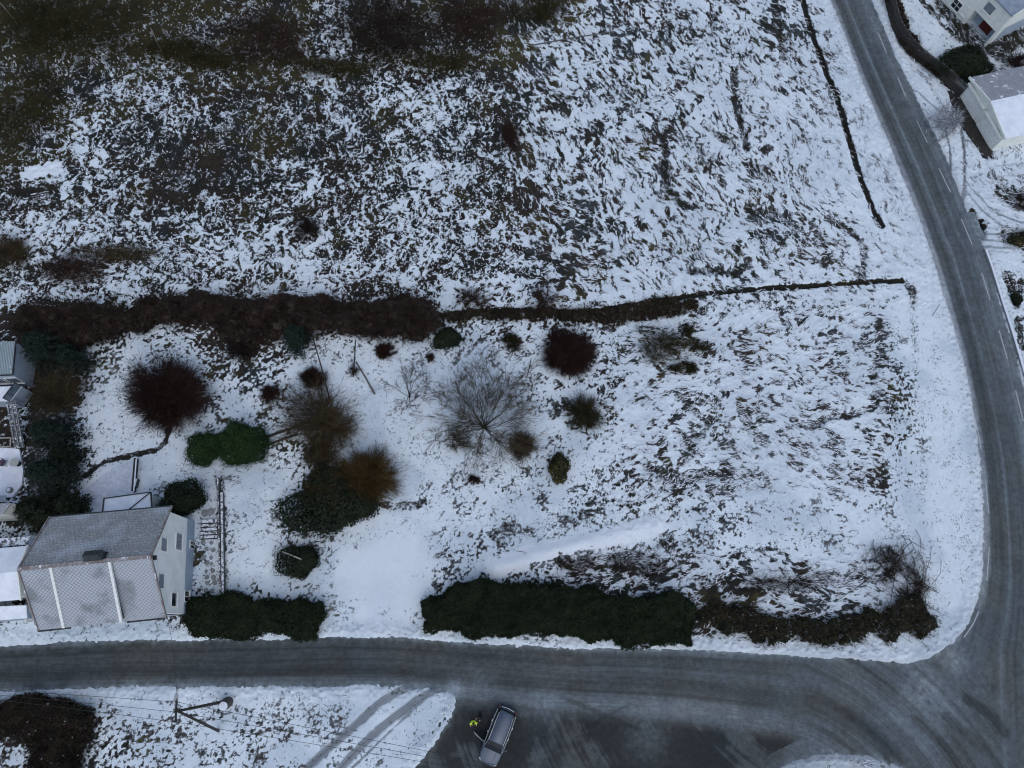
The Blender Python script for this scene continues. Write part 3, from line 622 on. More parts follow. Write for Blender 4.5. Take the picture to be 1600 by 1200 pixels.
def hedge(name,poly,h,mt,label,cat='hedge',n=20000,size=.15,tw=0,twm=None,seed=1,rough=.25,leafy_=True,wob=1.1):
    rg=np.random.default_rng(seed); P=gl(poly,h*.6); Q_=[]
    for a_,b_ in zip(P,np.roll(P,-1,0)):
        k_=max(1,int(np.linalg.norm(b_-a_)/.5)); Q_+=[a_*(1-i/k_)+b_*i/k_ for i in range(k_)]
    P=np.array(Q_); P[:,0]+=fbm(P[:,0],P[:,1],1.5,seed+21,3,.6)*wob; P[:,1]+=fbm(P[:,0]+9,P[:,1]+9,1.5,seed+31,3,.6)*wob
    d=lambda q:dist_line(list(P)+[P[0]],q[:,0],q[:,1])
    ctr=P.mean(0); base=np.array([ctr[0],ctr[1],gz(ctr[0],ctr[1])]); root=empty(name,base,label,cat)
    top=lambda q,dd:base[2]+h*(.55+.45*np.minimum(1,dd/.55)**.5)+fbm(q[:,0],q[:,1],1.6,seed+3,3,.6)*h*rough*2.4
    k=int(n*.62); q=poly_sample(P,k,rg); dd=d(q); q=q+rg.normal(0,.10,q.shape); zt=top(q,dd)-rg.exponential(.12,k)
    pts=[np.column_stack([q,zt])]; nr=[np.tile([0,0,1.],(k,1))]
    k2=n-k; L=np.linalg.norm(np.roll(P,-1,0)-P,axis=1); e=rg.choice(len(P),k2,p=L/L.sum()); t=rg.random(k2)[:,None]; Q=P[e]*(1-t)+np.roll(P,-1,0)[e]*t
    dirs=np.roll(P,-1,0)-P; nn=np.column_stack([dirs[:,1],-dirs[:,0],np.zeros(len(P))]); nn=unit(nn)
    area=sum(P[i][0]*P[(i+1)%len(P)][1]-P[(i+1)%len(P)][0]*P[i][1] for i in range(len(P))); nn=nn*np.sign(area)
    Q=Q[:,:2]+nn[e][:,:2]*(fbm(Q[:,0],Q[:,1],.9,seed+9,3,.7)*1.5-.02+rg.normal(0,.08,k2))[:,None]
    zz=base[2]+rg.uniform(0,.8,k2)*h; pts.append(np.column_stack([Q,zz])); nr.append(nn[e]+[0,0,.3])
    V,Fa=leaves(np.vstack(pts),np.vstack(nr),size,rg,.5 if leafy_ else .18)
    fastmesh('foliage' if leafy_ else 'twig_tips',V,Fa,mt,root)
    q=poly_sample(P,n//6,rg); dd=d(q); zt=base[2]+(top(q,dd)-base[2])*rg.uniform(.45,.9,len(q)); V,Fa=leaves(np.column_stack([q,zt]),np.tile([0,0,1.],(len(q),1)),size*3,rg,.9)
    fastmesh('inner_foliage',V,Fa,M['leaf_dark'] if leafy_ else M['twig_dark'],root)
    if tw:
        q=poly_sample(P,tw,rg); A=np.column_stack([q+rg.normal(0,.1,q.shape),np.full(tw,base[2]-.05)]); B=A+rg.normal(0,.35,(tw,3))*[1,1,0]; B[:,2]=top(B[:,:2],d(B[:,:2]))+rg.uniform(-.1,.35,tw)*h*.5
        S0=curves(rg,A,B,4,.1); V,Fa=tubes(S0,.022,.008); m=tw*5; k=rg.integers(0,tw,m); A2=S0[k,2]*.5+S0[k,3]*.5; B2=A2+rg.normal(0,.3,(m,3)); V2,F2=tubes(np.stack([A2,B2],1),.011,.006)
        fastmesh('twigs',np.vstack([V,V2]),np.vstack([Fa,F2+len(V)]),twm or mt,root)
    return root
def conifer(name,px,py,rp,h,mt,label,group=None,size=.2,dens_=1.,cx_=1.):
    "upright evergreen: whorled drooping sprays on a trunk"
    rg=np.random.default_rng(int(px*5+py*17)); c=g(px,py,h*.45); s=pxscale(px,py,h*.4); r=rp*s; base=np.array([c[0],c[1],gz(c[0],c[1])])
    root=empty(name,base,label,'tree',group); G=Geo(); G.tube([base-(0,0,.1),base+(0,0,h*.5),base+(0,0,h*.96)],[.16,.1,.02],7); obj('trunk',G,M['bark_dark'],root,smooth=True)
    nb=int(h*26*dens_); hz=np.sort(rg.random(nb))**.85*h*.93+.15; L=r*(1-hz/h)**.55*rg.uniform(.75,1.1,nb); an=rg.uniform(0,2*np.pi,nb)
    A=base+np.column_stack([np.zeros(nb),np.zeros(nb),hz]); B=A+np.column_stack([np.cos(an)*L*cx_,np.sin(an)*L,-.12*L+.1*rg.normal(size=nb)])
    V0,F0=tubes(np.stack([A,B],1),.03,.008); fastmesh('branches',V0,F0,M['bark_dark'],root)
    k=int(60*dens_); t=rg.uniform(.15,1.05,(nb,k))[...,None]; side=rg.normal(0,.16,(nb,k,1))*(L[:,None,None]*.9+.2)
    pr=np.column_stack([-np.sin(an),np.cos(an),np.zeros(nb)])[:,None]; P=(A[:,None]*(1-t)+B[:,None]*t+pr*side*(1.1-.5*t)+rg.normal(0,.06,(nb,k,3))).reshape(-1,3); P[:,2]=np.maximum(P[:,2],base[2]+.05)
    out=np.repeat(np.column_stack([np.cos(an)*.6,np.sin(an)*.6,np.full(nb,.8)]),k,0)
    V,Fa=leaves(P,out,size,rg,.4); fastmesh('foliage',V,Fa,mt,root); return root

hedge('clipped_hedge',[(290,936),(330,932),(380,934),(430,938),(470,936),(497,942),(499,962),(494,990),(440,992),(370,996),(300,996),(286,975)],1.7,M['leaf_hedge'],'dark evergreen hedge between the white gabled house and the snowy driveway',n=16000,seed=3,wob=1.5,rough=.35,tw=120,twm=M['twig_dark'])
hedge('roadside_hedge',[(662,940),(690,925),(720,912),(790,910),(860,916),(940,922),(1020,930),(1086,936),(1088,970),(1080,1004),(1000,1001),(920,996),(840,992),(740,990),(665,986)],1.9,M['leaf_hedge'],'long dark green clipped hedge beside the lower road east of the driveway',n=46000,seed=5,wob=1.9,rough=.45,tw=250,twm=M['twig_dark'])
hedge('bramble_thicket',[(1090,944),(1150,952),(1220,966),(1300,968),(1360,962),(1388,955),(1405,935),(1430,930),(1452,948),(1458,970),(1440,992),(1380,996),(1300,1002),(1230,1002),(1180,998),(1120,984),(1092,975)],1.2,M['bramble'],'dark tangled bramble thicket with pale dead stems near the road corner',cat='thicket',n=11000,size=.12,seed=7,tw=700,twm=M['twig_tan'],rough=.5,wob=2.4)
hedge('bare_hedge',[(185,478),(240,468),(300,464),(380,468),(450,466),(520,472),(590,470),(640,464),(672,478),(676,505),(660,524),(600,522),(540,518),(480,524),(440,520),(380,532),(345,508),(300,498),(240,502),(190,508)],2.2,M['twig_dark'],'long bare brown hedge dividing the upper hillside from the garden',n=24000,size=.2,seed=11,wob=2.3,rough=.5,tw=2200,twm=M['twig_brown'],leafy_=False)
hedge('bare_thicket',[(30,482),(90,476),(150,480),(190,484),(192,508),(160,528),(120,540),(60,530),(25,520)],2.4,M['twig_dark'],'tangled bare thicket with reddish canes above the corrugated shed roof',cat='thicket',n=9000,size=.2,seed=13,tw=900,twm=M['twig_brown'],leafy_=False)
hedge('ditch_thicket',[(690,486),(760,480),(840,482),(900,480),(960,478),(1020,468),(1090,462),(1094,476),(1060,490),(1000,498),(940,502),(880,498),(800,496),(700,498)],.8,M['twig_dark'],'low dark scrub along the narrow ditch north of the round brown bush',cat='thicket',n=8000,size=.14,seed=17,tw=900,twm=M['twig_olive'],leafy_=False)
hedge('dark_thicket',[(-30,1098),(60,1096),(120,1098),(146,1106),(142,1140),(128,1170),(115,1220),(30,1220),(45,1180),(20,1150),(-30,1150)],1.8,M['bramble'],'dark brown-green thicket in the corner below the lower road',cat='thicket',n=12000,seed=19,wob=2.4,rough=.5,tw=1100,twm=M['twig_brown'])
leafy('domed_conifer',321,699,29,29,2.3,M['leaf_green'],'smaller green domed conifer on the west side of the clipped pair','tree',size=.11)
leafy('domed_conifer',373,690,39,35,3.2,M['leaf_green'],'larger green domed conifer on the east side of the clipped pair','tree',size=.11)
leafy('round_shrub',471,876,29,29,1.3,M['leaf_dark'],'low round dark evergreen shrub with a pale stick lying across it',size=.12)
leafy('evergreen_shrub',285,781,33,26,2.4,M['leaf_dark'],'dark evergreen shrub behind the snowy porch roof of the tiled house',size=.15)
leafy('rhododendron',524,776,70,55,2.4,M['leaf_dark'],'large dark evergreen shrub under the ochre bare crown',size=.17)
leafy('rhododendron',1512,97,38,33,2.4,M['leaf_dark'],'dark green shrub between the upper white house and the cream garage',size=.15)
twiggy('red_shrub',1594,92,24,20,1.6,M['twig_red'],'dark red shrub above the garage roof',stems=70,sub=10)
conifer('conifer',70,545,44,5.5,M['leaf_blue'],'dark conifer beside the corrugated shed roof')
conifer('conifer',112,560,30,4.,M['leaf_blue'],'narrow dark conifer east of the one beside the corrugated shed')
conifer('conifer',82,680,44,5.,M['leaf_blue'],'dark conifer beside the outdoor staircase')
conifer('conifer',80,742,46,5.5,M['leaf_blue'],'dark conifer beside the snowy terrace with the round table')
conifer('conifer',60,800,42,5.,M['leaf_dark'],'dark conifer touching the small cream house')
conifer('conifer',112,790,30,4.,M['leaf_dark'],'dark conifer at the edge of the grey snowy patio')
conifer('conifer',104,715,28,3.5,M['leaf_dark'],'narrow conifer edging the west side of the garden')
conifer('conifer',462,530,27,4.5,M['leaf_blue'],'bluish conifer growing out of the bare brown hedge')
twiggy('tan_shrub',88,612,46,36,2.6,M['twig_tan'],'tan bare shrub between two dark conifers east of the staircase',stems=90,sub=14)
twiggy('red_brown_tree',258,616,64,60,3.6,M['twig_red'],'large round red-brown bare crown in the west of the garden','tree',stems=240,sub=24,thick=.014,spread=.1)
twiggy('round_bush',893,549,46,39,2.0,M['twig_red'],'dense round dark brown bush in the open snow south of the ditch',stems=260,sub=22,thick=.013,spread=.3,minz=.0)
twiggy('brown_bush',422,612,17,17,1.3,M['twig_red'],'small dark bush north-west of the wide grey-brown crown',stems=80,sub=12)
twiggy('brown_bush',487,588,23,20,1.6,M['twig_red'],'dark brown bush touching the long thin leaning pole',stems=110,sub=14)
twiggy('red_bush',600,547,17,14,1.1,M['twig_red'],'small dark red bush below the bare hedge',stems=110,sub=16,minz=0)
leafy('ditch_bush',700,528,23,17,1.1,M['leaf_dark'],'dark bush just below the ditch at the east end of the bare hedge',size=.13)
twiggy('olive_bush',800,530,21,15,1.2,M['twig_olive'],'olive brown bush hanging below the ditch',stems=70,sub=12)
twiggy('spreading_tree',497,652,74,58,3.4,M['twig_tan'],'wide grey-brown bare crown with snow showing through','tree',stems=120,sub=14,thick=.015,spread=.12)
twiggy('leafless_tree',500,705,40,30,3.0,M['twig_tan'],'grey-brown bare crown just north of the dark evergreen shrub','tree',stems=70,sub=14,thick=.015)
twiggy('ochre_tree',572,742,50,45,4.0,M['twig_ochre'],'ochre-tipped bare crown above the large evergreen shrub','tree',stems=150,sub=22,thick=.014,spread=.1)
twiggy('ochre_tree',512,772,44,38,3.2,M['twig_ochre'],'thinner ochre crown west of the brighter ochre crown','tree',stems=110,sub=14,thick=.014)
twiggy('bare_bush',817,694,25,26,1.8,M['twig_brown'],'brown bush at the east foot of the fan-shaped bare tree',stems=90,sub=14)
twiggy('olive_bush',917,643,30,33,1.7,M['twig_olive'],'olive-brown tussocky bush south of the round dark brown bush',stems=120,sub=14,minz=0)
leafy('low_shrub',873,735,18,24,1.1,M['leaf_moss'],'low olive-green shrub with dark leaves in the middle of the snow',size=.12)
twiggy('multi_stem_shrub',1040,540,58,36,1.8,M['twig_olive'],'wide sparse multi-stemmed shrub north-east of the round brown bush',stems=70,sub=10,thick=.011,spread=.55)
for px,py,rx,ry in((1076,516,9,14),(1096,541,14,12),(1080,574,14,12),(1058,575,14,7)):
    twiggy('brown_tuft',px,py,rx,ry,1.,M['twig_olive'],{516:'upper brown tuft within the sparse multi-stemmed shrub',541:'eastern olive tuft within the sparse multi-stemmed shrub',574:'lowest brown tuft within the sparse multi-stemmed shrub',575:'flat brown tuft at the south edge of the sparse multi-stemmed shrub'}[py if px!=1058 else 575],stems=50,sub=10)
twiggy('dark_bush',378,545,26,20,1.5,M['twig_dark'],'dark bare bush below the bare hedge, east of the red-brown crown',stems=80,sub=12)
twiggy('hillside_bush',798,208,17,32,1.6,M['twig_brown'],'upright brown bush alone on the snowy hillside',stems=100,sub=12)
twiggy('hillside_bush',480,352,22,18,1.4,M['twig_dark'],'dark bush beside the fallen log on the hillside',stems=80,sub=12)
twiggy('red_canes',12,392,36,34,1.8,M['twig_tan'],'clump of long tan canes at the left edge of the hillside',stems=150,sub=8)
twiggy('low_canes',190,395,60,14,.7,M['twig_tan'],'flat spread of tan dead canes on the left hillside',stems=160,sub=6,spread=.7,minz=0)
twiggy('low_canes',110,420,60,24,.7,M['twig_brown'],'flat spread of reddish dead canes above the bare thicket',stems=160,sub=6,spread=.7,minz=0)
twiggy('small_shrub',552,580,12,14,.9,M['twig_brown'],'tiny bare shrub around the foot of the dark upright post',stems=30,sub=7)
twiggy('small_shrub',672,557,8,10,.8,M['twig_brown'],'tiny bare shrub below the dark bush at the hedge end',stems=40,sub=8)
twiggy('small_shrub',741,747,10,9,.6,M['twig_red'],'tiny dark shrub alone in the snow south of the fan-shaped tree',stems=50,sub=9)
twiggy('small_shrub',715,690,24,20,1.2,M['twig_olive'],'thin shrub at the south-west foot of the fan-shaped tree',stems=40,sub=9)
twiggy('upright_shrub',738,466,30,22,1.9,M['twig_brown'],'sparse upright shrub on the west part of the ditch',stems=40,sub=9,thick=.012)
twiggy('upright_shrub',850,466,28,22,1.9,M['twig_brown'],'sparse upright shrub on the ditch north of the round bush',stems=40,sub=9,thick=.012)
twiggy('moss_thicket',90,28,120,60,2.4,M['twig_olive'],'large dark mossy thicket in the far corner of the hillside','thicket',stems=159,sub=16,spread=.8,leafn=6500,leafm=M['leaf_moss'],minz=0)
twiggy('moss_thicket',30,170,60,70,1.4,M['twig_olive'],'mossy scrub on the left edge of the hillside','thicket',stems=84,sub=12,spread=.8,leafn=3000,leafm=M['leaf_moss'],minz=0)
twiggy('bare_thicket',425,55,80,60,2.2,M['twig_brown'],'grey-brown bare thicket west of the darker one at the hilltop','thicket',stems=92,sub=14,spread=.6,leafn=1500,leafm=M['leaf_moss'])
twiggy('bare_thicket',600,45,75,60,2.4,M['twig_dark'],'dark bare thicket at the top middle of the hillside','thicket',stems=126,sub=14,spread=.6,leafn=2200,leafm=M['leaf_moss'])
twiggy('bare_thicket',730,25,70,45,2.2,M['twig_brown'],'brown bare thicket east of the darkest hilltop thicket','thicket',stems=92,sub=14,spread=.6,leafn=2000,leafm=M['leaf_moss'])
twiggy('bare_thicket',840,8,50,28,2.2,M['twig_olive'],'olive bare thicket at the hilltop nearest the combed grass','thicket',stems=67,sub=12,spread=.6,leafn=2500,leafm=M['leaf_moss'])
twiggy('heather_patch',270,75,60,22,.8,M['twig_olive'],'low mossy heather between the corner thicket and the bare thickets','shrub',stems=160,sub=10,spread=.8,leafn=3500,leafm=M['leaf_moss'],minz=0)
twiggy('garden_shrub',1597,308,12,6,.6,M['twig_red'],'dark shrub in the snow below the garage',stems=30,sub=10)
twiggy('garden_shrub',1600,322,18,7,.6,M['twig_dark'],'low brown shrub in the snow south of the other garage shrub',stems=30,sub=10)
leafy('garden_shrub',1594,374,14,12,.9,M['leaf_moss'],'small dark shrub among the curved tyre tracks',size=.11)
leafy('roadside_shrub',1590,468,9,9,.7,M['leaf_dark'],'small dark shrub just behind the low kerb of the main road',size=.11)
twiggy('bramble_bush',1422,905,36,50,1.1,M['twig_brown'],'reddish tangle of bramble stems above the rounded end of the thicket',stems=70,sub=10,spread=.7,minz=0)
twiggy('bramble_bush',1385,872,36,24,.6,M['twig_dark'],'thin low bramble spreading over snow north of the thicket end',stems=50,sub=8,spread=.9,minz=0)
twiggy('tuft_bush',900,880,42,16,.7,M['twig_brown'],'brown grass tuft just north of the long clipped hedge',stems=40,sub=8,spread=.8,minz=0)
twiggy('tuft_bush',1000,885,60,18,.7,M['twig_dark'],'dark scrubby patch north of the east end of the clipped hedge',stems=50,sub=8,spread=.9,minz=0)
twiggy('tuft_bush',1230,912,90,10,.6,M['twig_dark'],'long low dark scrub running just north of the bramble thicket',stems=45,sub=8,spread=.9,minz=0)
twiggy('heather_patch',330,95,50,18,.7,M['twig_olive'],'low mossy heather south of the grey-brown bare thicket','shrub',stems=120,sub=9,spread=.9,leafn=2500,leafm=M['leaf_moss'],minz=0)
twiggy('heather_patch',520,105,60,18,.7,M['twig_olive'],'low mossy heather south of the dark bare thicket','shrub',stems=120,sub=9,spread=.9,leafn=2500,leafm=M['leaf_moss'],minz=0)
twiggy('heather_patch',690,95,60,18,.7,M['twig_olive'],'low mossy heather south of the brown bare thicket','shrub',stems=120,sub=9,spread=.9,leafn=2500,leafm=M['leaf_moss'],minz=0)
# trees with real limbs
def tree(name,px,py,bx,by,rp,h,label,limbs,mt,up=.5,thick=.09,asym=(1,1),mtw=None,gen=(6,7,5),dr=0):
    rg=np.random.default_rng(int(px+py*3)); base=g(bx,by,0); base[2]=gz(base[0],base[1]); c=g(px,py,h*.6); s=pxscale(px,py,h*.6); rad=np.array([rp*s*asym[0],rp*s*asym[1],h])
    root=empty(name,base,label,'tree'); G=Geo(); fork=base+(0,0,h*.10); G.tube([base-(0,0,.1),base+(0,0,.02),fork],[thick*1.9,thick*1.5,thick*1.2],9); obj('trunk',G,mt,root,smooth=True)
    cc=np.array([c[0],c[1],base[2]]); an=np.linspace(0,2*np.pi,limbs,endpoint=False)+rg.normal(0,.2,limbs); rr=rg.uniform(.3,1.,limbs)
    B=cc+np.column_stack([np.cos(an)*rad[0]*rr,np.sin(an)*rad[1]*rr,h*(1.0-.45*rr**2-dr*rr)]); A=np.tile(fork,(limbs,1)); S_=curves(rg,A,B,6,.05); V,Fa=tubes(S_,thick*.75,thick*.16)
    fastmesh('limbs',V,Fa,mt,root); lev=S_; Vs=[];Fs=[];o=0; th_=thick*.34
    for k,cnt in enumerate(gen):
        n0,K=lev.shape[:2]; m=n0*cnt; i=np.repeat(np.arange(n0),cnt); t=rg.uniform(.25,1,m)*(K-1.001); i0=t.astype(int); f=(t-i0)[:,None]
        a0=lev[i,i0]*(1-f)+lev[i,i0+1]*f; dd=unit(lev[i,i0+1]-lev[i,i0]); L=rg.uniform(.5,1.1,m)[:,None]*rad[:2].mean()*(.42,.22,.12,.07)[k]
        b0=a0+unit(dd+rg.normal(0,.42,(m,3))+[0,0,.1-dr])*L; b0[:,2]=np.maximum(b0[:,2],base[2]+.05); lev=curves(rg,a0,b0,4 if k==0 else 3,.07); V,Fa=tubes(lev,max(th_,.009),max(th_*.4,.006)); Vs.append(V);Fs.append(Fa+o);o+=len(V); th_*=.5
    fastmesh('twigs',np.vstack(Vs),np.vstack(Fs),mtw or mt,root); return root
tree('fan_tree',757,640,757,670,92,4.6,'multi-stemmed bare tree fanning out over the open garden snow',44,M['twig_olive'],thick=.05,mtw=M['twig_tan'],gen=(7,5,4))
tree('young_tree',645,598,640,622,54,3.0,'small sparse bare tree between the two leaning posts and the fan-shaped tree',9,M['twig_dark'],thick=.05,mtw=M['twig_dark'],gen=(6,4,4))
tree('weeping_tree',1480,182,1493,196,29,3.2,'snow-laden weeping tree beside the cream garage',22,M['twig_grey'],thick=.07,mtw=M['twig_snow'],gen=(7,6,3),dr=.3)
#@@OBJECTS2
# ------------------------------------------------------------------ buildings
def roofmat(name,c1,c2,diamond,snow):
    m,t,b=newmat(name); b.inputs['Roughness'].default_value=.75; b.inputs['Specular IOR Level'].default_value=.2
    uv=N(t,'ShaderNodeTexCoord'); mp=N(t,'ShaderNodeMapping'); t.links.new(uv.outputs['UV'],mp.inputs[0])
    mp.inputs['Rotation'].default_value=(0,0,R(45) if diamond else R(0)); br=N(t,'ShaderNodeTexBrick'); t.links.new(mp.outputs[0],br.inputs[0])
    br.offset=0 if diamond else .5; br.inputs['Scale'].default_value=1; br.inputs['Brick Width'].default_value=.22 if diamond else .28; br.inputs['Row Height'].default_value=.22 if diamond else .30
    br.inputs['Mortar Size'].default_value=.017; br.inputs['Mortar Smooth'].default_value=.6; br.inputs['Color1'].default_value=(*c1,1); br.inputs['Color2'].default_value=(*c2,1); br.inputs['Mortar'].default_value=((.17,.18,.185,1) if diamond else (.18,.18,.18,1))
    geo=N(t,'ShaderNodeNewGeometry'); n=N(t,'ShaderNodeTexNoise'); n.inputs['Scale'].default_value=.55; n.inputs['Detail'].default_value=5; t.links.new(geo.outputs['Position'],n.inputs['Vector'])
    n2=N(t,'ShaderNodeTexNoise'); n2.inputs['Scale'].default_value=9; n2.inputs['Detail'].default_value=6; t.links.new(geo.outputs['Position'],n2.inputs['Vector'])
    c=mixc(t,rampf(t,n2.outputs['Fac'],.35,.7),br.outputs['Color'],(.19,.20,.205)); 
    sb=mixc(t,.75,(.03,.03,.03),(.52,.55,.60))
    mu=N(t,'ShaderNodeMath',operation='MULTIPLY'); t.links.new(rampf(t,n.outputs['Fac'],.55-snow,.75-snow),mu.inputs[0]); iv=N(t,'ShaderNodeMath',operation='SUBTRACT'); iv.inputs[0].default_value=1; t.links.new(br.outputs['Fac'],iv.inputs[1])
    ms=N(t,'ShaderNodeMath',operation='MULTIPLY'); t.links.new(iv.outputs[0],ms.inputs[0]); ms.inputs[1].default_value=.62; t.links.new(ms.outputs[0],mu.inputs[1])
    c=mixc(t,mu.outputs[0],c,(.50,.53,.58)); t.links.new(c,b.inputs['Base Color'])
    bp=N(t,'ShaderNodeBump'); bp.inputs['Strength'].default_value=.7; bp.inputs['Distance'].default_value=.03; bp.invert=True; t.links.new(br.outputs['Fac'],bp.inputs['Height']); t.links.new(bp.outputs[0],b.inputs['Normal']); return m
M['tile']=roofmat('grey_diamond_tile',(.20,.235,.26),(.27,.305,.33),True,.22)
M['tile_row']=roofmat('grey_row_tile',(.36,.355,.345),(.46,.455,.44),False,.10)
def corr(name,c1,c2,sc,snow=.3):
    m=mat(name,c1,c2,rough=.45,scale=1.2,snow=snow,snowscale=1.6); t=m.node_tree; b=t.nodes['Principled BSDF']
    uv=N(t,'ShaderNodeTexCoord'); wv=N(t,'ShaderNodeTexWave'); wv.bands_direction='X'; wv.inputs['Scale'].default_value=sc; t.links.new(uv.outputs['UV'],wv.inputs[0])
    src=b.inputs['Base Color'].links[0].from_socket; t.links.new(mixc(t,.55,src,wv.outputs['Color'],'MULTIPLY'),b.inputs['Base Color'])
    bp=N(t,'ShaderNodeBump'); bp.inputs['Strength'].default_value=.8; bp.inputs['Distance'].default_value=.05; t.links.new(wv.outputs['Fac'],bp.inputs['Height']); t.links.new(bp.outputs[0],b.inputs['Normal']); return m
M['corr']=corr('corrugated_sheet',(.30,.40,.40),(.36,.42,.46),2.2)
M['metalroof']=mat('grey_sheet_roof',(.24,.25,.27),(.29,.30,.32),rough=.6,scale=1.2,snow=.34,snowscale=1.1)
M['slate']=mat('frosty_slate',(.20,.24,.30),(.27,.31,.37),scale=1.5,snow=.2,snowscale=2)

def framewin(root,c,u,up,n,w,h,glass,frame=None,bars=(0,0),cname='window'):
    "window: frame mesh with a glass pane (sub-part)"
    c=np.array(c,float); G=Geo(); fr_=(n,u,up); t=.05
    for s_ in(-1,1):
        G.box(c+u*s_*(w/2+t/2)+n*.03,(.08,t,h+2*t),frame=fr_); G.box(c+up*s_*(h/2+t/2)+n*.03,(.078,w,t),frame=fr_)
    for k in range(bars[0]): G.box(c+u*(-w/2+w*(k+1)/(bars[0]+1))+n*.03,(.06,.05,h),frame=fr_)
    for k in range(bars[1]): G.box(c+up*(-h/2+h*(k+1)/(bars[1]+1))+n*.031,(.062,w,.05),frame=fr_)
    G.box(c-up*(h/2+t+.02)+n*.07,(.16,w+.2,.04),frame=fr_)
    f=obj(cname,G,frame or M['white'],root); p=Geo(); p.box(c+n*.02,(.03,w,h),frame=fr_); obj('pane',p,glass,f); return f
Z=np.array([0,0,1.])
# --- tiled house
ze,zr=6.2,9.7
A=g(60,985,ze);B=g(255,965,ze);Cc=g(268,793,ze);Dd=g(85,808,ze)
u=(B-A)/np.linalg.norm(B-A); vv=np.array([-u[1],u[0],0]); Lh=np.linalg.norm(B-A)+.25; Wh=float(np.dot(Dd-A,vv)); A=A+vv*0
def hp(a,b,z_): q=A+u*a+vv*b; return np.array([q[0],q[1],z_])
root=empty('tiled_house',hp(Lh/2,Wh/2,0),'white gabled house with snow-dusted grey tile roof beside the lower road','house')
ov=.28; e_=.38
G=Geo(); G.prism([hp(ov,e_,0),hp(Lh-ov,e_,0),hp(Lh-ov,Wh-e_,0),hp(ov,Wh-e_,0)],0,1.95); obj('basement_wall',G,M['bluegrey'],root)
G=Geo(); zw=ze+.15
pr=[(e_+.0,1.95),(Wh-e_,1.95),(Wh-e_,zw),(Wh/2,zr-.22),(e_,zw)]
x0,x1=ov-.03,Lh-ov+.03
vs=[hp(x0,b,z_) for b,z_ in pr]+[hp(x1,b,z_) for b,z_ in pr]
G.add(vs,[(4,3,2,1,0),(5,6,7,8,9)]+[(i,(i+1)%5,5+(i+1)%5,5+i) for i in range(5)]); obj('wall',G,M['gable'],root)
mid=Wh/2; drop=.12
def rz_(b): return ze+(zr-ze)*(1-abs(b-mid)/mid)
G=Geo(); G.slab([hp(0,mid,zr),hp(Lh,mid,zr),hp(Lh,Wh,ze),hp(0,Wh,ze)],.14); obj('rear_roof_slope',G,M['tile_row'],root)
G=Geo(); G.slab([hp(0,0,ze),hp(Lh,0,ze),hp(Lh,mid,zr),hp(0,mid,zr)],.14); rf=obj('front_roof_slope',G,M['tile'],root)
# long shed dormer
d0,d1=2.42,6.72; zd=ze+.95
G=Geo(); G.slab([hp(d0,.0,zd),hp(d1,.0,zd),hp(d1,mid-.05,zr+.07),hp(d0,mid-.05,zr+.07)],.12); obj('dormer_roof',G,M['tile'],root)
G=Geo()
for a_ in(d0+.12,d1-.2):
    G.add([hp(a_,.25,ze+.1),hp(a_,mid-.3,zr-.3),hp(a_,mid-.3,zr-.1),hp(a_,.25,zd-.1),hp(a_+.1,.25,ze+.1),hp(a_+.1,mid-.3,zr-.3),hp(a_+.1,mid-.3,zr-.1),hp(a_+.1,.25,zd-.1)],[(0,1,2,3),(7,6,5,4),(0,3,7,4),(1,5,6,2),(2,6,7,3),(0,4,5,1)])
G.add([hp(d0+.2,.22,ze-.1),hp(d1-.2,.22,ze-.1),hp(d1-.2,.22,zd-.1),hp(d0+.2,.22,zd-.1),hp(d0+.2,.32,ze-.1),hp(d1-.2,.32,ze-.1),hp(d1-.2,.32,zd-.1),hp(d0+.2,.32,zd-.1)],[(0,1,2,3),(7,6,5,4),(0,3,7,4),(1,5,6,2),(2,6,7,3),(0,4,5,1)])
obj('dormer_wall',G,M['wood_grey'],root)  # dark grey stands for the cheek's moss and its shadow, put into the colour
for a_ in(d0,d1): 
    G=Geo(); G.beam(hp(a_,-.04,zd+.02),hp(a_,mid-.1,zr+.11),.2,.2); obj('verge_board',G,M['white'],root)
G=Geo()
for a_ in(0,Lh):
    G=Geo(); G.beam(hp(a_,-.03,ze+.0),hp(a_,mid,zr+.02),.10,.22); G.beam(hp(a_,Wh+.03,ze+.0),hp(a_,mid,zr+.02),.10,.22)
    obj('gable_trim',G,M['rust'],root)
G=Geo(); G.beam(hp(-.02,mid,zr+.06),hp(Lh+.02,mid,zr+.06),.26,.10)
for k in range(24): G.beam(hp(Lh*k/24+.02,mid,zr+.075),hp(Lh*(k+.8)/24,mid,zr+.075),.30,.11)
obj('ridge_cap',G,M['rust'],root)
for a_,b_ in((hp(-.05,Wh+.06,ze-.06),hp(Lh+.05,Wh+.06,ze-.06)),(hp(-.05,-.06,ze-.06),hp(d0,-.06,ze-.06)),(hp(d1,-.06,ze-.06),hp(Lh+.05,-.06,ze-.06))): G=Geo(); G.tube([a_,b_],.07,8); obj('gutter',G,M['darkmetal'],root)
G=Geo()
G.tube([hp(Lh-ov+.1,-.02,ze-.1),hp(Lh-ov+.1,.25,ze-.5),hp(Lh-ov+.1,.25,.1)],.04,8); obj('downpipe',G,M['darkmetal'],root)
q=onplane(146,868,hp(0,mid,zr+.5),Z); G=Geo(); G.box((q[0],q[1],zr-.05),(1.15,.62,1.0),rz=math.atan2(u[1],u[0])); chm=obj('chimney',G,M['darkmetal'],root)
G=Geo(); c_=np.array([q[0],q[1],zr+.45]); hh=[c_-u*.68-vv*.4,c_+u*.68-vv*.4,c_+u*.68+vv*.4,c_-u*.68+vv*.4]; rg2=[c_-u*.68+Z*.35,c_+u*.45+Z*.35]
G.add(hh+rg2,[(0,1,5,4),(2,3,4,5),(1,2,5),(3,0,4),(3,2,1,0)]); obj('chimney_cap',G,M['darkmetal'],chm)
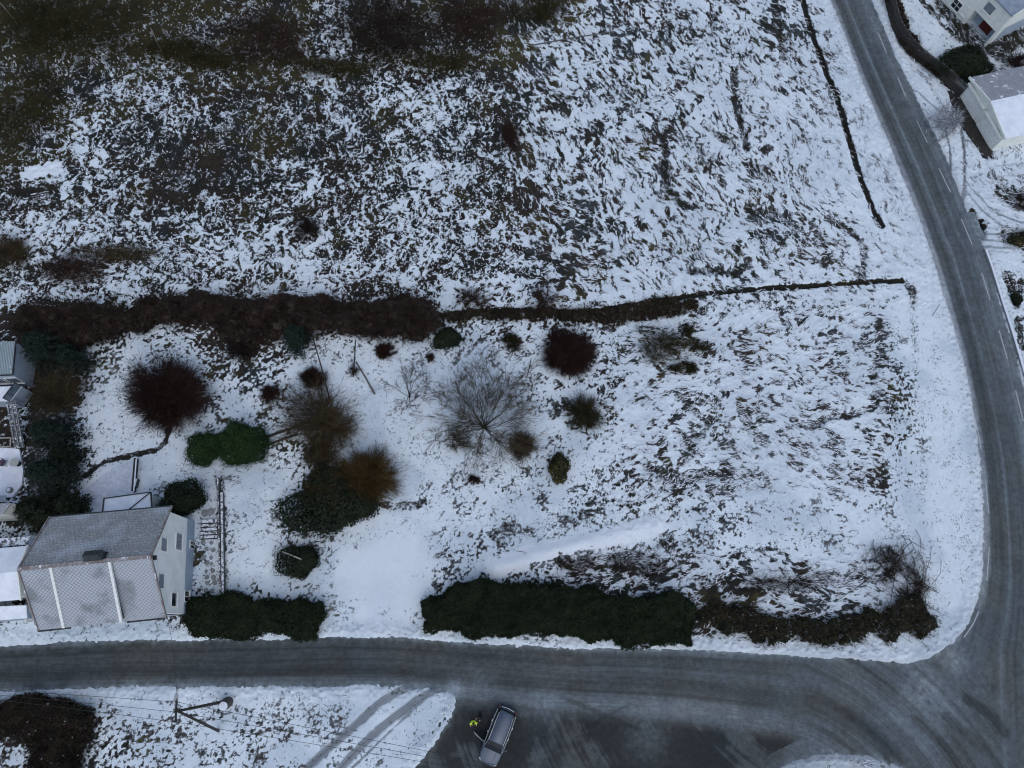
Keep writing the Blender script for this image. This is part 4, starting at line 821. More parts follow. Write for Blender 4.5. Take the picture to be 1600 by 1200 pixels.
nn=u; P0=hp(Lh-ov+.035,0,0)
for (x1_,x2_,y1_,y2_,gm_,nm) in[(251,260,841,861,'glass',0),(274.5,283.5,833,860,'glass',0),(247,255.5,897,919,'glass',0),(267.5,275,927,947,'glassdk',0),(288.5,295,924,940,'glassdk',1),(297,305,846,857,'glassdk',1)]:
    c_=onplane((x1_+x2_)/2,(y1_+y2_)/2,P0,nn); w_=np.linalg.norm((onplane((x1_+x2_)/2,y1_,c_,nn)-onplane((x1_+x2_)/2,y2_,c_,nn))@np.array(vv)); h_=abs(onplane(x1_,(y1_+y2_)/2,c_,nn)[2]-onplane(x2_,(y1_+y2_)/2,c_,nn)[2])
    w_=min(w_,1.35); h_=min(h_,1.5); framewin(root,c_-nn*(.03 if nm else 0),vv,Z,nn,w_,h_,M[gm_],bars=(0,0) if nm==0 else (1,0))
G=Geo(); c_=onplane(236,872,P0,nn); G.box(c_+nn*.25,(.3,.35,.25),frame=(nn,vv,Z)); lamp=obj('wall_lamp',G,M['darkmetal'],root)
# porch behind the tiled house
pz=2.6; pp=gl([(163,779),(236,769),(236,797),(163,803)],pz); root2=root
P_=[pp[0],pp[1],pp[1]*0+g(238,800,pz),g(160,806,pz)]
G=Geo(); G.slab([P_[3],P_[2],P_[1],P_[0]],.16); pr_=obj('porch_roof',G,M['snow_roof'],root)
G=Geo(); 
for a_,b_ in((P_[0],P_[1]),(P_[1],P_[2]),(P_[0],P_[3])): G.beam(a_+Z*.04,b_+Z*.04,.09,.16)
G.beam(P_[1]+Z*.05,P_[2]*.42+P_[3]*.58+Z*.05,.08,.10)
obj('porch_trim',G,M['darkmetal'],root)
G=Geo(); G.prism([p_+(P_[2]+P_[0]-2*p_)*.06 for p_ in P_[::-1]],0,pz-.17); obj('porch_wall',G,M['cream'],root)
# patio behind
G=Geo(); G.prism([(p[0],p[1]) for p in gl([(212,719),(208,770),(232,772),(236,812),(110,822),(113,806),(122,775),(160,742)],.25)][::-1],-.2,.25); tag(obj('patio',G,mat('patio_snow',(.56,.60,.67),(.44,.48,.55),scale=3,bump=.3,rough=.85)),kind='structure')
t=empty('garden_wall',G3(211,742),'low dark wall with a small bin along the east edge of the grey patio','wall'); G=Geo(); G.beam(g(213,717,.35),g(209,768,.35),.16,.7); obj('wall',G,M['wood_dark'],t); G=Geo(); G.beam(g(213,717,.72),g(209,768,.72),.1,.03); obj('snow_cap',G,M['snow'],t)
t=empty('garden_bin',G3(214,757),'small snow-topped box against the low dark patio wall','bin'); c_=G3(214.5,756); G=Geo(); G.box(c_+(0,0,.3),(.36,.75,.6),rz=-.05); obj('body',G,M['darkmetal'],t); G=Geo(); G.box(c_+(0,0,.62),(.34,.72,.05),rz=-.05); obj('lid',G,M['snow_roof'],t)
# steps and side wall east of the house
t=empty('garden_steps',G3(326,830),'dark stone steps down the snowy path beside the tiled house','steps')
for k in range(5):
    y_=815+k*6; a_=g(314,y_,.12+.1*(4-k)/2);b_=g(340,y_-1,.12+.1*(4-k)/2); G=Geo(); G.beam(a_,b_,.30,.16); st=obj('step',G,M['snowpatch_stone'],t)
    G=Geo(); G.beam(a_-(0,.2,.03),b_-(0,.2,.03),.09,.13); obj('riser',G,M['wood_dark'],st)
for k,(px,py) in enumerate([(321,802),(330,800)]):
    c_=G3(px,py); t=empty('stepping_stone',c_,['west one of the two dark round stones above the garden steps','east one of the two dark round stones above the garden steps'][k],'stone'); tt=Geo(); tt.tube([c_-(0,0,.02),c_+(0,0,.10),c_+(0,0,.12)],[.34,.33,.25],12); obj('stone',tt,M['concrete'],t)
rg=np.random.default_rng(3)
for k in range(16):
    px=317+rg.random()*8+(k%2)*13; py=846+(k//2)*10.5+rg.random()*5; c_=G3(px,py); G=Geo(); s_=rg.uniform(.12,.24); an=rg.random()*3
    G.tube([c_-(0,0,.03),c_+(0,0,.05),c_+(0,0,.07)],[s_*1.1,s_,s_*.7],7); tag(obj('paving_stone',G,M['concrete']),'dark stone in snowy side path, '+['nearest the garden steps','second row from the steps','third row from the steps','fourth row from the steps','fourth row from the dark hedge','third row from the dark hedge','second row from the dark hedge','nearest the dark hedge'][k//2]+(', house side' if k%2==0 else ', wall side'),'stone','stones in the snowy side path')
t=empty('side_wall',G3(347,840),'long dark timber wall with snow flecks between the side path and the white lawn','wall')
G=Geo(); G.beam(g(342,748,.35),g(343,790,.35),.12,.7); G.beam(g(343,790,.35),g(346,934,.35),.12,.7); obj('boards',G,M['snowpatch_wood'],t)
G=Geo(); G.beam(g(347.5,770,.25),g(349.5,935,.25),.2,.5); obj('soil_edge',G,M['snowpatch_stone'],t)
G=Geo(); G.beam(g(342,748,.5),g(362,749,.5),.09,.09); obj('rail',G,M['wood_grey'],t)
# --- snow roofed neighbour
zn=4.2; root=empty('neighbour_house',g(-60,900),'house with thick snow on its low roof, left of the tiled house','house')
E1=g(42,853,zn);E2=g(32,937,zn); vw=(E1-E2); vw[2]=0; wd=np.linalg.norm(vw); vn=vw/wd; un=np.array([-vn[1],vn[0],0])  # un points west
L_=13.; rgz=5.1
q=lambda a_,b_,z_: np.array([*(E2+un*a_+vn*b_)[:2],z_])
G=Geo(); G.slab([q(0,0,zn),q(0,wd/2,rgz),q(L_,wd/2,rgz),q(L_,0,zn)],.22); obj('roof',G,M['snow_roof'],root)
G=Geo(); G.slab([q(0,wd/2,rgz),q(0,wd,zn),q(L_,wd,zn),q(L_,wd/2,rgz)],.22); obj('roof',G,M['snow_roof'],root)
G=Geo(); G.beam(q(-.05,-.05,zn-.02),q(-.05,wd/2,rgz-.02),.10,.2); G.beam(q(-.05,wd+.05,zn-.02),q(-.05,wd/2,rgz-.02),.10,.2); obj('gable_trim',G,M['cream'],root)
G=Geo(); vs=[q(a_,b_,z_) for a_ in(.3,L_-.3) for b_,z_ in((.35,0),(wd-.35,0),(wd-.35,zn-.1),(wd/2,rgz-.3),(.35,zn-.1))]; G.add(vs,[(4,3,2,1,0),(5,6,7,8,9)]+[(i,(i+1)%5,5+(i+1)%5,5+i) for i in range(5)]); obj('wall',G,M['cream'],root)
G=Geo(); P_=[g(42,966,2.6),g(41,946,3.0),g(-60,950,3.0),g(-60,974,2.6)]; G.slab(P_,.12); obj('lower_roof',G,M['snow_roof'],root)
G=Geo(); G.prism([(p[0],p[1]) for p in P_],0,2.4); obj('lower_wall',G,M['bluegrey'],root)
G=Geo(); P_=[g(40,851,3.6),g(49,838,3.5),g(-60,845,3.5),g(-60,857,3.6)]; G.slab(P_,.1); obj('rear_roof',G,M['snowpatch_stone'],root)
G=Geo(); P4=gl([(41,866),(44,850),(49,840),(38,905)],1.6); G.beam(g(45,972,1.2),g(50,940,1.2),.08,1.); 
for k in range(7): G.box(g(43+k*1.7,968-k*.0,.7),(.05,.05,1.1))
G.beam(g(43,968,1.25),g(54,968,1.25),.06,.06); obj('railing',G,M['white'],root)
# --- corrugated shed, terrace and staircase at the left edge
root=empty('corrugated_shed',g(-20,562),'shed with pale corrugated roof and glazed end wall, behind the terrace','shed')
zc=3.6; P_=[g(-80,590,zc-.3),g(20,586,zc-.3),g(25,533,zc+.1),g(-80,536,zc+.1)]; G=Geo(); G.slab(P_,.08); obj('roof',G,M['corr'],root)
G=Geo(); G.beam(P_[1]+Z*.03,P_[2]+Z*.03,.1,.12); G.beam(P_[0]+Z*.03,P_[1]+Z*.03,.1,.12); obj('roof_trim',G,M['darkmetal'],root)
G=Geo(); cc_=sum(P_)/4; G.prism([(p[0]*.97+cc_[0]*.03,p[1]*.97+cc_[1]*.03) for p in P_],0,zc-.35); obj('wall',G,M['bluegrey'],root)
nfa=np.cross(P_[1]-P_[0],Z); nfa/=np.linalg.norm(nfa); uf=(P_[1]-P_[0]); uf[2]=0; uf/=np.linalg.norm(uf); nfa=np.array([uf[1],-uf[0],0])
for px,py in((3,597),(-14,598),(22,594)):
    c_=onplane(px,py,np.array(P_[1])*.97+cc_*.03+nfa*.02,nfa); framewin(root,np.array([c_[0],c_[1],1.9]),uf,Z,nfa,1.0,1.3,M['glass'])
root=empty('snowy_balcony',g(5,612),'snow-covered balcony with glass screen below the corrugated shed','balcony')
P_=[g(-60,624,2.2),g(15,627,2.2),g(33,603,2.2),g(-60,606,2.2)]; G=Geo(); G.slab(P_,.2); obj('deck',G,M['snow_roof'],root)
G=Geo(); G.prism([(p[0]*.98+g(-20,612)[0]*.02,p[1]*.98+g(-20,612)[1]*.02) for p in P_],0,1.98); obj('base_wall',G,M['bluegrey'],root)
G=Geo(); a_,b_,c_=P_[1]+Z*.5,P_[2]*.35+P_[1]*.65+Z*.5,P_[2]+Z*.5
G.beam(P_[1]+Z*.5,P_[2]+Z*.5,.05,.95); obj('glass_screen',G,M['glass'],root)
G=Geo(); G.beam(P_[1]+Z*1.,P_[2]+Z*1.,.07,.06)
for k in range(4): G.box((P_[1]*(1-k/3)+P_[2]*k/3)+Z*.5,(.06,.06,1.)); 
obj('screen_rail',G,M['darkmetal'],root)
root=empty('outdoor_staircase',g(25,660),'narrow outdoor staircase running down beside the dark conifers','staircase')
for k in range(17):
    f=k/16; c_=g(18+f*12,628+f*70,2.1-1.8*f); G=Geo(); G.box(c_,(.95,.26,.06),rz=.15); obj('tread',G,M['snowpatch_wood'] if k%3 else M['greymetal'],root)
G=Geo()
for dx in(-7,0,7): G.beam(g(18+dx*.9,628,2.15),g(30+dx*.9,698,.35),.06,.14)
obj('stringer',G,M['greymetal'],root)
G=Geo(); G.prism([(p[0],p[1]) for p in gl([(34,757),(20,776),(-120,792),(-120,700),(20,700),(30,702),(36,735)],.3)][::-1],-.2,.3) ; tag(obj('terrace',G,M['snow_roof']),kind='structure')
c_=g(22,722,1.05); t=empty('round_table',(c_[0],c_[1],.3),'round pale table at the edge of the snowy terrace','table'); G=Geo(); G.tube([c_-(0,0,.04),c_],[.40,.41],24); obj('tabletop',G,mat('pale_table',(.30,.31,.28),(.38,.39,.37),scale=5),t); G=Geo(); G.tube([(c_[0],c_[1],.3),(c_[0],c_[1],1.0)],.05,8); G.tube([(c_[0],c_[1],.3),(c_[0],c_[1],.34)],.25,12); obj('leg',G,M['darkmetal'],t)
c_=g(3,723,.7); t=empty('garden_chair',(c_[0],c_[1],.3),'dark reddish round chair on the snowy terrace at the photo edge','chair'); G=Geo(); G.tube([c_-(0,0,.05),c_],[.32,.33],18); obj('seat',G,mat('chair_fabric',(.10,.07,.09),(.06,.045,.06)),t); G=Geo()
pts=[c_+(.36*math.cos(a),.36*math.sin(a),.35) for a in np.linspace(-1.2,1.9,10)]; G.tube(pts,.03,6); obj('backrest',G,M['darkmetal'],t)
for sx in(-1,1):
    for sy in(-1,1): G=Geo(); G.tube([(c_[0]+sx*.24,c_[1]+sy*.24,.3),(c_[0]+sx*.2,c_[1]+sy*.2,.68)],.02,6); obj('leg',G,M['darkmetal'],t)
t=empty('planter_frame',g(5,692),'pale rectangular timber frame between staircase foot and terrace','frame'); G=Geo(); P_=[g(-30,700,.8),g(16,698,.8),g(17,684,.8),g(-30,686,.8)]
for a_,b_ in zip(P_,P_[1:]+P_[:1]): G.beam(a_,b_,.09,.1)
obj('rail',G,M['wood_pale'],t)
for p in P_[:3]: G=Geo(); G.box((p[0],p[1],.4),(.08,.08,.8)); obj('leg',G,M['wood_pale'],t)
t=empty('garden_urn',G3(19,767),'round pale urn in the dark gap between terrace and cream house','urn'); c_=G3(19,767); G=Geo(); G.tube([c_,c_+(0,0,.25),c_+(0,0,.5),c_+(0,0,.52)],[.15,.28,.25,.2],14); obj('bowl',G,M['concrete'],t); G=Geo(); G.tube([c_+(0,0,.5),c_+(0,0,.56)],[.2,.12],12); obj('snow_cap',G,M['snow'],t)
root=empty('cream_house',g(-40,800),'small cream house with grey panel roof between conifers and snow-roofed house','house')
zk=3.6; P_=[g(-80,808,zk),g(5,803,zk),g(18,786,zk+.1),g(-80,790,zk+.1)]; G=Geo(); G.slab(P_,.1); obj('roof',G,M['metalroof'],root)
G=Geo(); Pb=[P_[0],P_[1]-(.06,0,0),P_[2]-(.08,0,0),P_[3]]; G.prism([(p[0],p[1]) for p in Pb],0,zk-.12); obj('wall',G,M['cream'],root)
G=Geo(); G.slab([g(-80,786,zk+.3),g(9,784,zk+.3),g(9,774,zk+.3),g(-80,776,zk+.3)],.1); obj('roof_panel',G,M['glass'],root)
G=Geo(); G.slab([g(-80,838,.9),g(8,832,.9),g(28,834,.9),g(-80,826,1.2)][:3]+[g(10,829,1.1)],.08); obj('lean_to_roof',G,M['snowpatch_stone'],root)
# --- garage on the right
zg=2.6; E1=g(1515,121,zg);E2=g(1571,217,zg); vg=E1-E2; wg=np.linalg.norm(vg); vg/=wg; ug=np.array([vg[1],-vg[0],0]); mg=(E1+E2)/2
best=min(np.arange(2.7,6,.05),key=lambda z_:abs(np.dot(g(1547,158,z_)[:2]-mg[:2],ug[:2]))); zt=float(best); bm=float(np.dot(g(1547,158,zt)-E2,vg))
q=lambda a_,b_,z_: np.array([*(E2+ug*a_+vg*b_)[:2],z_]); L_=13.
root=empty('garage',q(L_/2,wg/2,0),'long cream garage with grey metal roof half covered in snow','garage')
G=Geo(); vs=[q(a_,b_,z_) for a_ in(.25,L_) for b_,z_ in((.3,0),(wg-.3,0),(wg-.3,zg-.05),(bm,zt-.2),(.3,zg-.05))]; G.add(vs,[(4,3,2,1,0),(5,6,7,8,9)]+[(i,(i+1)%5,5+(i+1)%5,5+i) for i in range(5)]); obj('wall',G,M['cream'],root)
G=Geo(); G.slab([q(0,0,zg),q(L_,0,zg),q(L_,bm,zt),q(0,bm,zt)],.12); obj('snowy_roof_slope',G,M['snow_roof'],root)
G=Geo(); G.slab([q(0,bm,zt),q(L_,bm,zt),q(L_,wg,zg),q(0,wg,zg)],.12); obj('bare_roof_slope',G,M['metalroof'],root)
G=Geo(); G.beam(q(-.03,-.04,zg-.02),q(-.03,bm,zt),.12,.26); G.beam(q(-.03,wg+.04,zg-.02),q(-.03,bm,zt),.12,.26); obj('gable_trim',G,M['cream'],root)
for k,(a_,b_) in enumerate(((.5,.47),(.97,.53))):
    y0,y1=wg*(.07 if k==0 else .54),wg*(.46 if k==0 else .93); G=Geo(); c_=q(.20,(y0+y1)/2,1.05); G.box(c_,(.06,y1-y0,2.1),frame=(ug,vg,Z))
    for j in range(1,5): G.box(q(.16,(y0+y1)/2,j*.42),(.03,y1-y0,.02),frame=(ug,vg,Z))
    dr=obj('garage_door',G,M['white'],root); G=Geo(); c_=q(.05,(y0+y1)/2,2.2); G.box(c_,(.42,y1-y0+.3,.2),frame=(ug,vg,Z)); obj('door_canopy',G,M['cream'],dr)
G=Geo(); G.prism([(p[0],p[1]) for p in (q(.3,-.02,0),q(-1.2,-.4,0),q(-1.6,wg*.6,0),q(-.9,wg+.5,0),q(.3,wg,0))][::-1],-.1,.12); tag(obj('forecourt',G,M['soil']),kind='structure')
# --- upper white house
P0=g(1538,72); a1=g(1467,0)-g(1506,38); a1[2]=0
a1=unit(g(1506,38)-P0); 
a1=a1/np.linalg.norm(a1); n1=np.array([a1[1],-a1[0],0]); n1=n1 if n1@np.array([-1,-1,0])>0 else -n1; i1=-n1
q=lambda a_,b_,z_: np.array([*(P0+a1*a_+i1*b_)[:2],z_]); L_=15.; W_=9.; lb=float(np.dot(g(1506,38)-P0,a1)); hz_=5.0; lo=2.15
root=empty('white_house',q(L_/2,W_/2,0),'large white house with blue-grey roof in the top right corner','house')
G=Geo(); G.prism([q(lb,0,0),q(L_,0,0),q(L_,W_,0),q(lb,W_,0)][::-1],0,hz_); obj('main_wall',G,M['cream'],root)
G=Geo(); G.prism([q(-.0,0,0),q(lb-.01,0,0),q(lb-.01,W_,0),q(0,W_,0)][::-1],lo,hz_-.005); obj('upper_block',G,M['cream'],root)
G=Geo(); G.prism([q(.05,1.5,0),q(lb-.02,1.5,0),q(lb-.02,W_-.05,0),q(.05,W_-.05,0)][::-1],0,lo-.01); obj('recessed_wall',G,M['bluegrey'],root)
G=Geo(); G.prism([q(.03,.05,0),q(.03,1.5,0),q(.18,1.5,0),q(.18,.05,0)],0,lo-.01); obj('side_pier',G,M['cream'],root)
G=Geo(); G.box(q(lb*.5,1.46,1.05),(1.6,.08,2.05),frame=(a1,i1,Z)); dr=obj('entrance_door',G,M['reddoor'],root)
G=Geo(); G.box(q(lb*.5-.6,1.38,1.05),(.05,.08,.12),frame=(a1,i1,Z)); obj('handle',G,M['greymetal'],dr)
for (x1_,x2_,y1_,y2_,gm_,br_) in[(1487,1503,-1,17,'glassdk',(1,1)),(1505,1511,12,22,'white',(0,1)),(1539,1554,5,21,'glass',(0,0))]:
    c_=onplane((x1_+x2_)/2,(y1_+y2_)/2,P0,n1); framewin(root,c_,a1,Z,n1,1.25 if br_!=(0,1) else .6,1.1,M[gm_],bars=br_)
zr2=7.2; G=Geo(); G.slab([q(-.35,-.35,hz_),q(-.35,W_/2,zr2),q(L_+.4,W_/2,zr2),q(L_+.4,-.35,hz_)][::-1],.16); obj('front_roof_slope',G,M['slate'],root)
G=Geo(); G.slab([q(-.35,W_/2,zr2),q(-.35,W_+.35,hz_),q(L_+.4,W_+.35,hz_),q(L_+.4,W_/2,zr2)][::-1],.16); obj('rear_roof_slope',G,M['slate'],root)
G=Geo(); G.add([q(0,0,hz_),q(0,W_,hz_),q(0,W_/2,zr2-.2),q(.2,0,hz_),q(.2,W_,hz_),q(.2,W_/2,zr2-.2)],[(0,1,2),(5,4,3),(0,2,5,3),(1,4,5,2)]); obj('gable_wall',G,M['cream'],root)
G=Geo(); G.beam(q(-.36,-.36,hz_),q(-.36,W_/2,zr2),.08,.2); G.beam(q(-.36,W_+.36,hz_),q(-.36,W_/2,zr2),.08,.2); G.tube([q(-.1,.1,.0),q(-.1,.1,hz_-.1)],.05,8); obj('gable_trim',G,M['white'],root)
# --- curved dark fence along the upper garden
fp=smooth_line([(1372,-60),(1384,0),(1394,45),(1412,76),(1442,103),(1472,127),(1497,152)],5); P=gl(fp,0)
t=empty('picket_fence',P[12],'curved dark picket fence on a low wall beside the upper main road','fence'); G=Geo()
for a_,b_ in zip(P[:-1],P[1:]): G.beam(a_+Z*.45,b_+Z*.45,.25,.9)
obj('retaining_wall',G,M['wood_dark'],t); G=Geo(); G2=Geo()
L=np.cumsum([0]+[np.linalg.norm(b_-a_) for a_,b_ in zip(P[:-1],P[1:])]); 
for s_ in np.arange(0,L[-1],.19):
    c_=np.array([np.interp(s_,L,P[:,0]),np.interp(s_,L,P[:,1]),1.35]); G.box(c_,(.07,.07,1.0))
for a_,b_ in zip(P[:-1],P[1:]): G2.beam(a_+Z*1.65,b_+Z*1.65,.05,.09); G2.beam(a_+Z*1.1,b_+Z*1.1,.05,.09)
obj('pickets',G,M['snowpatch_wood'],t); obj('rails',G2,M['wood_dark'],t)
hedge('curved_hedge',[(1378,-30),(1394,-30),(1410,10),(1424,45),(1444,78),(1466,98),(1478,112),(1470,120),(1440,98),(1412,70),(1396,40),(1386,0)],1.1,M['twig_dark'],'dark bare hedge following the inner side of the curved picket fence',n=5000,seed=23,tw=260,twm=M['twig_red'],leafy_=False)
# low kerb of the main road, east side
t=empty('low_kerb_wall',G3(1560,470),'low snow-capped kerb wall along the east edge of the main road','wall'); P=gl(smooth_line([(1536,392),(1546,420),(1562,472),(1580,528),(1602,606),(1622,690)],3)); P[:,0]+=.15; G=Geo(); G2=Geo()
for a_,b_ in zip(P[:-1],P[1:]): G.beam(a_+Z*.10,b_+Z*.10,.26,.34); G2.beam(a_+Z*.29,b_+Z*.29,.22,.06)
obj('kerb',G,M['concrete'],t); obj('snow_cap',G2,M['snow'],t)
# ------------------------------------------------------------------ poles, logs and small things
def stick(name,a_,b_,r_,mt,label,cat,ra=None,n=8):
    a_=np.array(a_,float);b_=np.array(b_,float); G=Geo(); m_=(a_+b_)/2+np.array([.02,.03,.01])*np.linalg.norm(b_-a_)*.3; G.tube([a_,m_,b_],[ra or r_,r_,r_*.8],n); o=obj(name,G,mt,org=(*((a_+b_)/2)[:2],min(a_[2],b_[2])),smooth=True); return tag(o,label,cat)
stick('leaning_pole',G3(517,630,.1),g(489,528,2.2),.065,M['bark_dark'],'long thin pole leaning from the bare hedge to the grey-brown crown','pole')
stick('upright_post',G3(552,589),g(555.5,531,3.6)-np.array([0,0,0]),.07,M['wood_dark'],'dark thin post leaning northwards with its foot in a tiny shrub','post')
stick('leaning_log',G3(586,617,.1),g(556,565,1.3),.09,M['wood_grey'],'pale greenish log leaning from the foot of the dark post','log')
stick('timber_beam',G3(411,686,.12),G3(474,664,.12),.13,M['wood_dark'],'upper one of two dark beams between the green domes and the wide bare crown','beam')
stick('timber_beam',G3(410,699,.12),G3(466,679,.12),.11,M['wood_dark'],'lower one of two dark beams between the green domes and the wide bare crown','beam')
stick('fallen_log',G3(398,349,.15),G3(527,322,.25),.11,M['bark_dark'],'long fallen log lying across the snowy hillside beside a dark bush','log')
stick('birch_stick',g(441,862,1.5),g(471,874,1.75),.06,M['wood_pale'],'pale birch stick lying on the round evergreen shrub','stick')
stick('short_log',G3(866,609,.06),G3(880,602,.06),.09,M['bark_dark'],'short dark log in open snow below the round brown bush','log')
stick('thin_branch',G3(824,588,.06),G3(830,560,.06),.04,M['bark_dark'],'thin dark branch in the snow east of the fan-shaped tree','branch')
stick('thin_branch',G3(0,5,.8),G3(35,48,.3),.035,M['wood_pale'],'long pale dead branch across the corner thicket','branch')
stick('thin_branch',G3(240,52,.8),G3(258,96,.3),.03,M['wood_pale'],'pale dead branch across the dark heather patch','branch')
stick('fallen_log',G3(835,72,.15),G3(958,52,.2),.07,M['wood_grey'],'thin fallen trunk near the hilltop beside the combed grass','log')
stick('marker_stick',G3(1456,494,.1),G3(1464,478,.5),.03,M['wood_dark'],'thin dark marker stick at the verge of the main road','stick')
for k in range(4):
    a_=G3(47+k*2,303+k*4,.12);b_=G3(74+k*2,297+k*4,.12); G=Geo(); G.beam(a_,b_,.16,.05); tag(obj('plank',G,M['snowpatch_wood'],org=(a_+b_)/2),['topmost','second from top','third from top','lowest'][k]+' grey plank in the dark hollow at the left of the hillside','plank','planks in the dark hollow')
c_=G3(357,1096); t=empty('wooden_barrel',c_,'brown stump-like barrel with a snow cap beside the utility pole','barrel'); G=Geo(); tp=c_+np.array([-.05,-.25,1.1]); G.tube([c_-(0,0,.1),c_*.5+tp*.5,tp],[.42,.46,.40],12); obj('body',G,M['bark'],t); G=Geo(); G.tube([tp,tp+(0,0,.07),tp+(0,0,.10)],[.38,.35,.2],12); obj('snow_cap',G,M['snow'],t)
# utility pole with strut, lamp and wires
ht=10.3; foot=g(347,1097); topp=np.array([foot[0],foot[1],ht]); t=empty('utility_pole',foot,'dark utility pole with a slanted strut and street lamp south of the lower road','pole')
topp=g(273,1112,ht); 
G=Geo(); G.tube([foot-(0,0,.2),topp],[.14,.09],10); obj('post',G,M['bark_dark'],t,smooth=True); sf=g(341,1143); G=Geo(); G.tube([sf-(0,0,.2),topp-(0,0,.5)],[.12,.09],10); obj('strut',G,M['bark_dark'],t,smooth=True)
G=Geo(); G.box(topp+(0,0,-.25),(.12,1.5,.12),rz=.1); G.box(topp+(0,0,-.7),(.5,.12,.1)); obj('crossarm',G,M['wood_dark'],t)
for k in(-.65,0,.65): G=Geo(); c_=topp+np.array([0,k,-.12]); G.tube([c_,c_+(0,0,.08),c_+(0,0,.16),c_+(0,0,.22)],[.05,.07,.05,.04],8); obj('insulator',G,M['darkmetal'],t)
la=topp+np.array([.05,.2,-1.2]); lb_=g(274,1098,ht-1.0); G=Geo(); G.tube([la,lb_],.035,7); arm=obj('lamp_arm',G,M['greymetal'],t)
dl_=unit(lb_-la); G=Geo(); le=lb_+np.array([.02,.62,.02]); G.tube([lb_,lb_*.7+le*.3,lb_*.3+le*.7,le],[.06,.15,.17,.10],8); obj('lamp_head',G,mat('lamp_shell',(.42,.42,.43),(.36,.37,.38)),arm)
def wire(a_,b_,sag,label,r_=.013,group=None):
    a_=np.array(a_,float);b_=np.array(b_,float); pts=[a_*(1-s_)+b_*s_-Z*sag*4*s_*(1-s_) for s_ in np.linspace(0,1,14)]; G=Geo(); G.tube(pts,r_,4); o=tag(obj('overhead_wire',G,M['wood_dark'],org=a_),label,'wire',group)
for k,(dy,lab) in enumerate([(.65,'upper'),(0,'middle'),(-.65,'lower')]):
    a_=topp+np.array([0,dy,.08]); b_=g(900,1222+k*5,6.9+0*k); d_e=(b_-a_); wire(a_,a_+d_e*1.15,.5,lab+' overhead wire crossing above the parked car',.014)
    b_=g(-120,1072+k*4,9.3); wire(a_,b_,.3,lab+' overhead wire leaving the pole to the left',.014)
wire(topp+np.array([0,.2,-.3]),hp(Lh,.1,ze-.1),.5,'service wire crossing the lower road from pole to tiled house',.014)
t=None
# ------------------------------------------------------------------ parked car with an open door
M['carpaint']=mat('silver_blue_paint',(.10,.122,.155),(.085,.105,.135),rough=.35,spec=.5,metal=.35,scale=1.5)
M['carglass']=mat('car_glass',(.008,.009,.010),(.012,.014,.015),rough=.15,spec=.25)
M['chrome']=mat('chrome_trim',(.55,.57,.58),(.45,.47,.48),rough=.3,metal=.6)
M['headlight']=mat('headlamp',(.5,.52,.54),(.4,.42,.44),rough=.2); M['taillight']=mat('tail_lamp',(.16,.01,.01),(.10,.008,.008),rough=.25)
fr0=g(760,1195,.6); re0=g(794,1107,.6); hd=fr0-re0; hd[2]=0; CL=4.65; hd=hd/np.linalg.norm(hd); sdv=np.array([-hd[1],hd[0],0])   # sdv = car's left
cc0=(fr0+re0)/2; cc0[2]=0.01
car=empty('parked_car',cc0,'silver-blue estate car with an open front door parked on the dark asphalt','car')
K=lambda x,y,z_: cc0+hd*x+sdv*y+Z*z_
def loft(sts,rings,mt,name,smooth=True,cap=True):
    G=Geo(); n=len(rings[0]); vs=[K(x,y,z_) for x,rg_ in zip(sts,rings) for y,z_ in rg_]
    fs=[(i*n+k,i*n+(k+1)%n,(i+1)*n+(k+1)%n,(i+1)*n+k) for i in range(len(sts)-1) for k in range(n)]
    if cap: fs+=[list(range(n))[::-1],list(range((len(sts)-1)*n,len(sts)*n))]
    G.add(vs,fs); return obj(name,G,mt,car,smooth=smooth)
def ring(w_,z0,zm,zt,tw=.84):
    return [(-w_*.9,z0),(-w_,z0+.12),(-w_,zm),(-w_*.97,zt-.06),(-w_*tw,zt),(0,zt+.025),(w_*tw,zt),(w_*.97,zt-.06),(w_,zm),(w_,z0+.12),(w_*.9,z0)]
xs=[-2.33,-2.25,-2.0,-1.5,-.8,0,.8,1.15,1.6,1.95,2.15,2.27,2.33]
ws=[.60,.76,.86,.90,.91,.91,.91,.90,.88,.82,.70,.55,.38]; zt=[.62,.86,.95,.97,.97,.97,.96,.95,.90,.83,.76,.66,.52]
bd_=loft(xs,[ring(a,.30 if 0<i<len(xs)-1 else .36,.6 if 0<i<len(xs)-1 else .48,b) for i,(a,b) in enumerate(zip(ws,zt))],M['carpaint'],'body')
for m_ in bd_.data.polygons: m_.use_smooth=True
gx=[-2.18,-1.9,-1.3,-.3,.35,.75,1.12]; gw=[.70,.70,.72,.73,.72,.72,.74]; gz2=[1.0,1.36,1.44,1.46,1.42,1.22,.99]
loft(gx,[[(-.80+(.02 if i in(0,6) else 0),.95),(-w_,z_-.03),(0,z_),(w_,z_-.03),(.80-(.02 if i in(0,6) else 0),.95)] for i,(w_,z_) in enumerate(zip(gw,gz2))],M['carglass'],'windows',smooth=False)
rx=[-2.08,-1.95,-1.3,-.3,.3,.42]; loft(rx,[[(-w_,z_-.03),(-w_*.97,z_+.0),(0,z_+.035),(w_*.97,z_+.0),(w_,z_-.03)] for w_,z_ in zip([.56,.60,.63,.64,.62,.58],[1.34,1.395,1.475,1.495,1.46,1.42])],M['carpaint'],'roof')
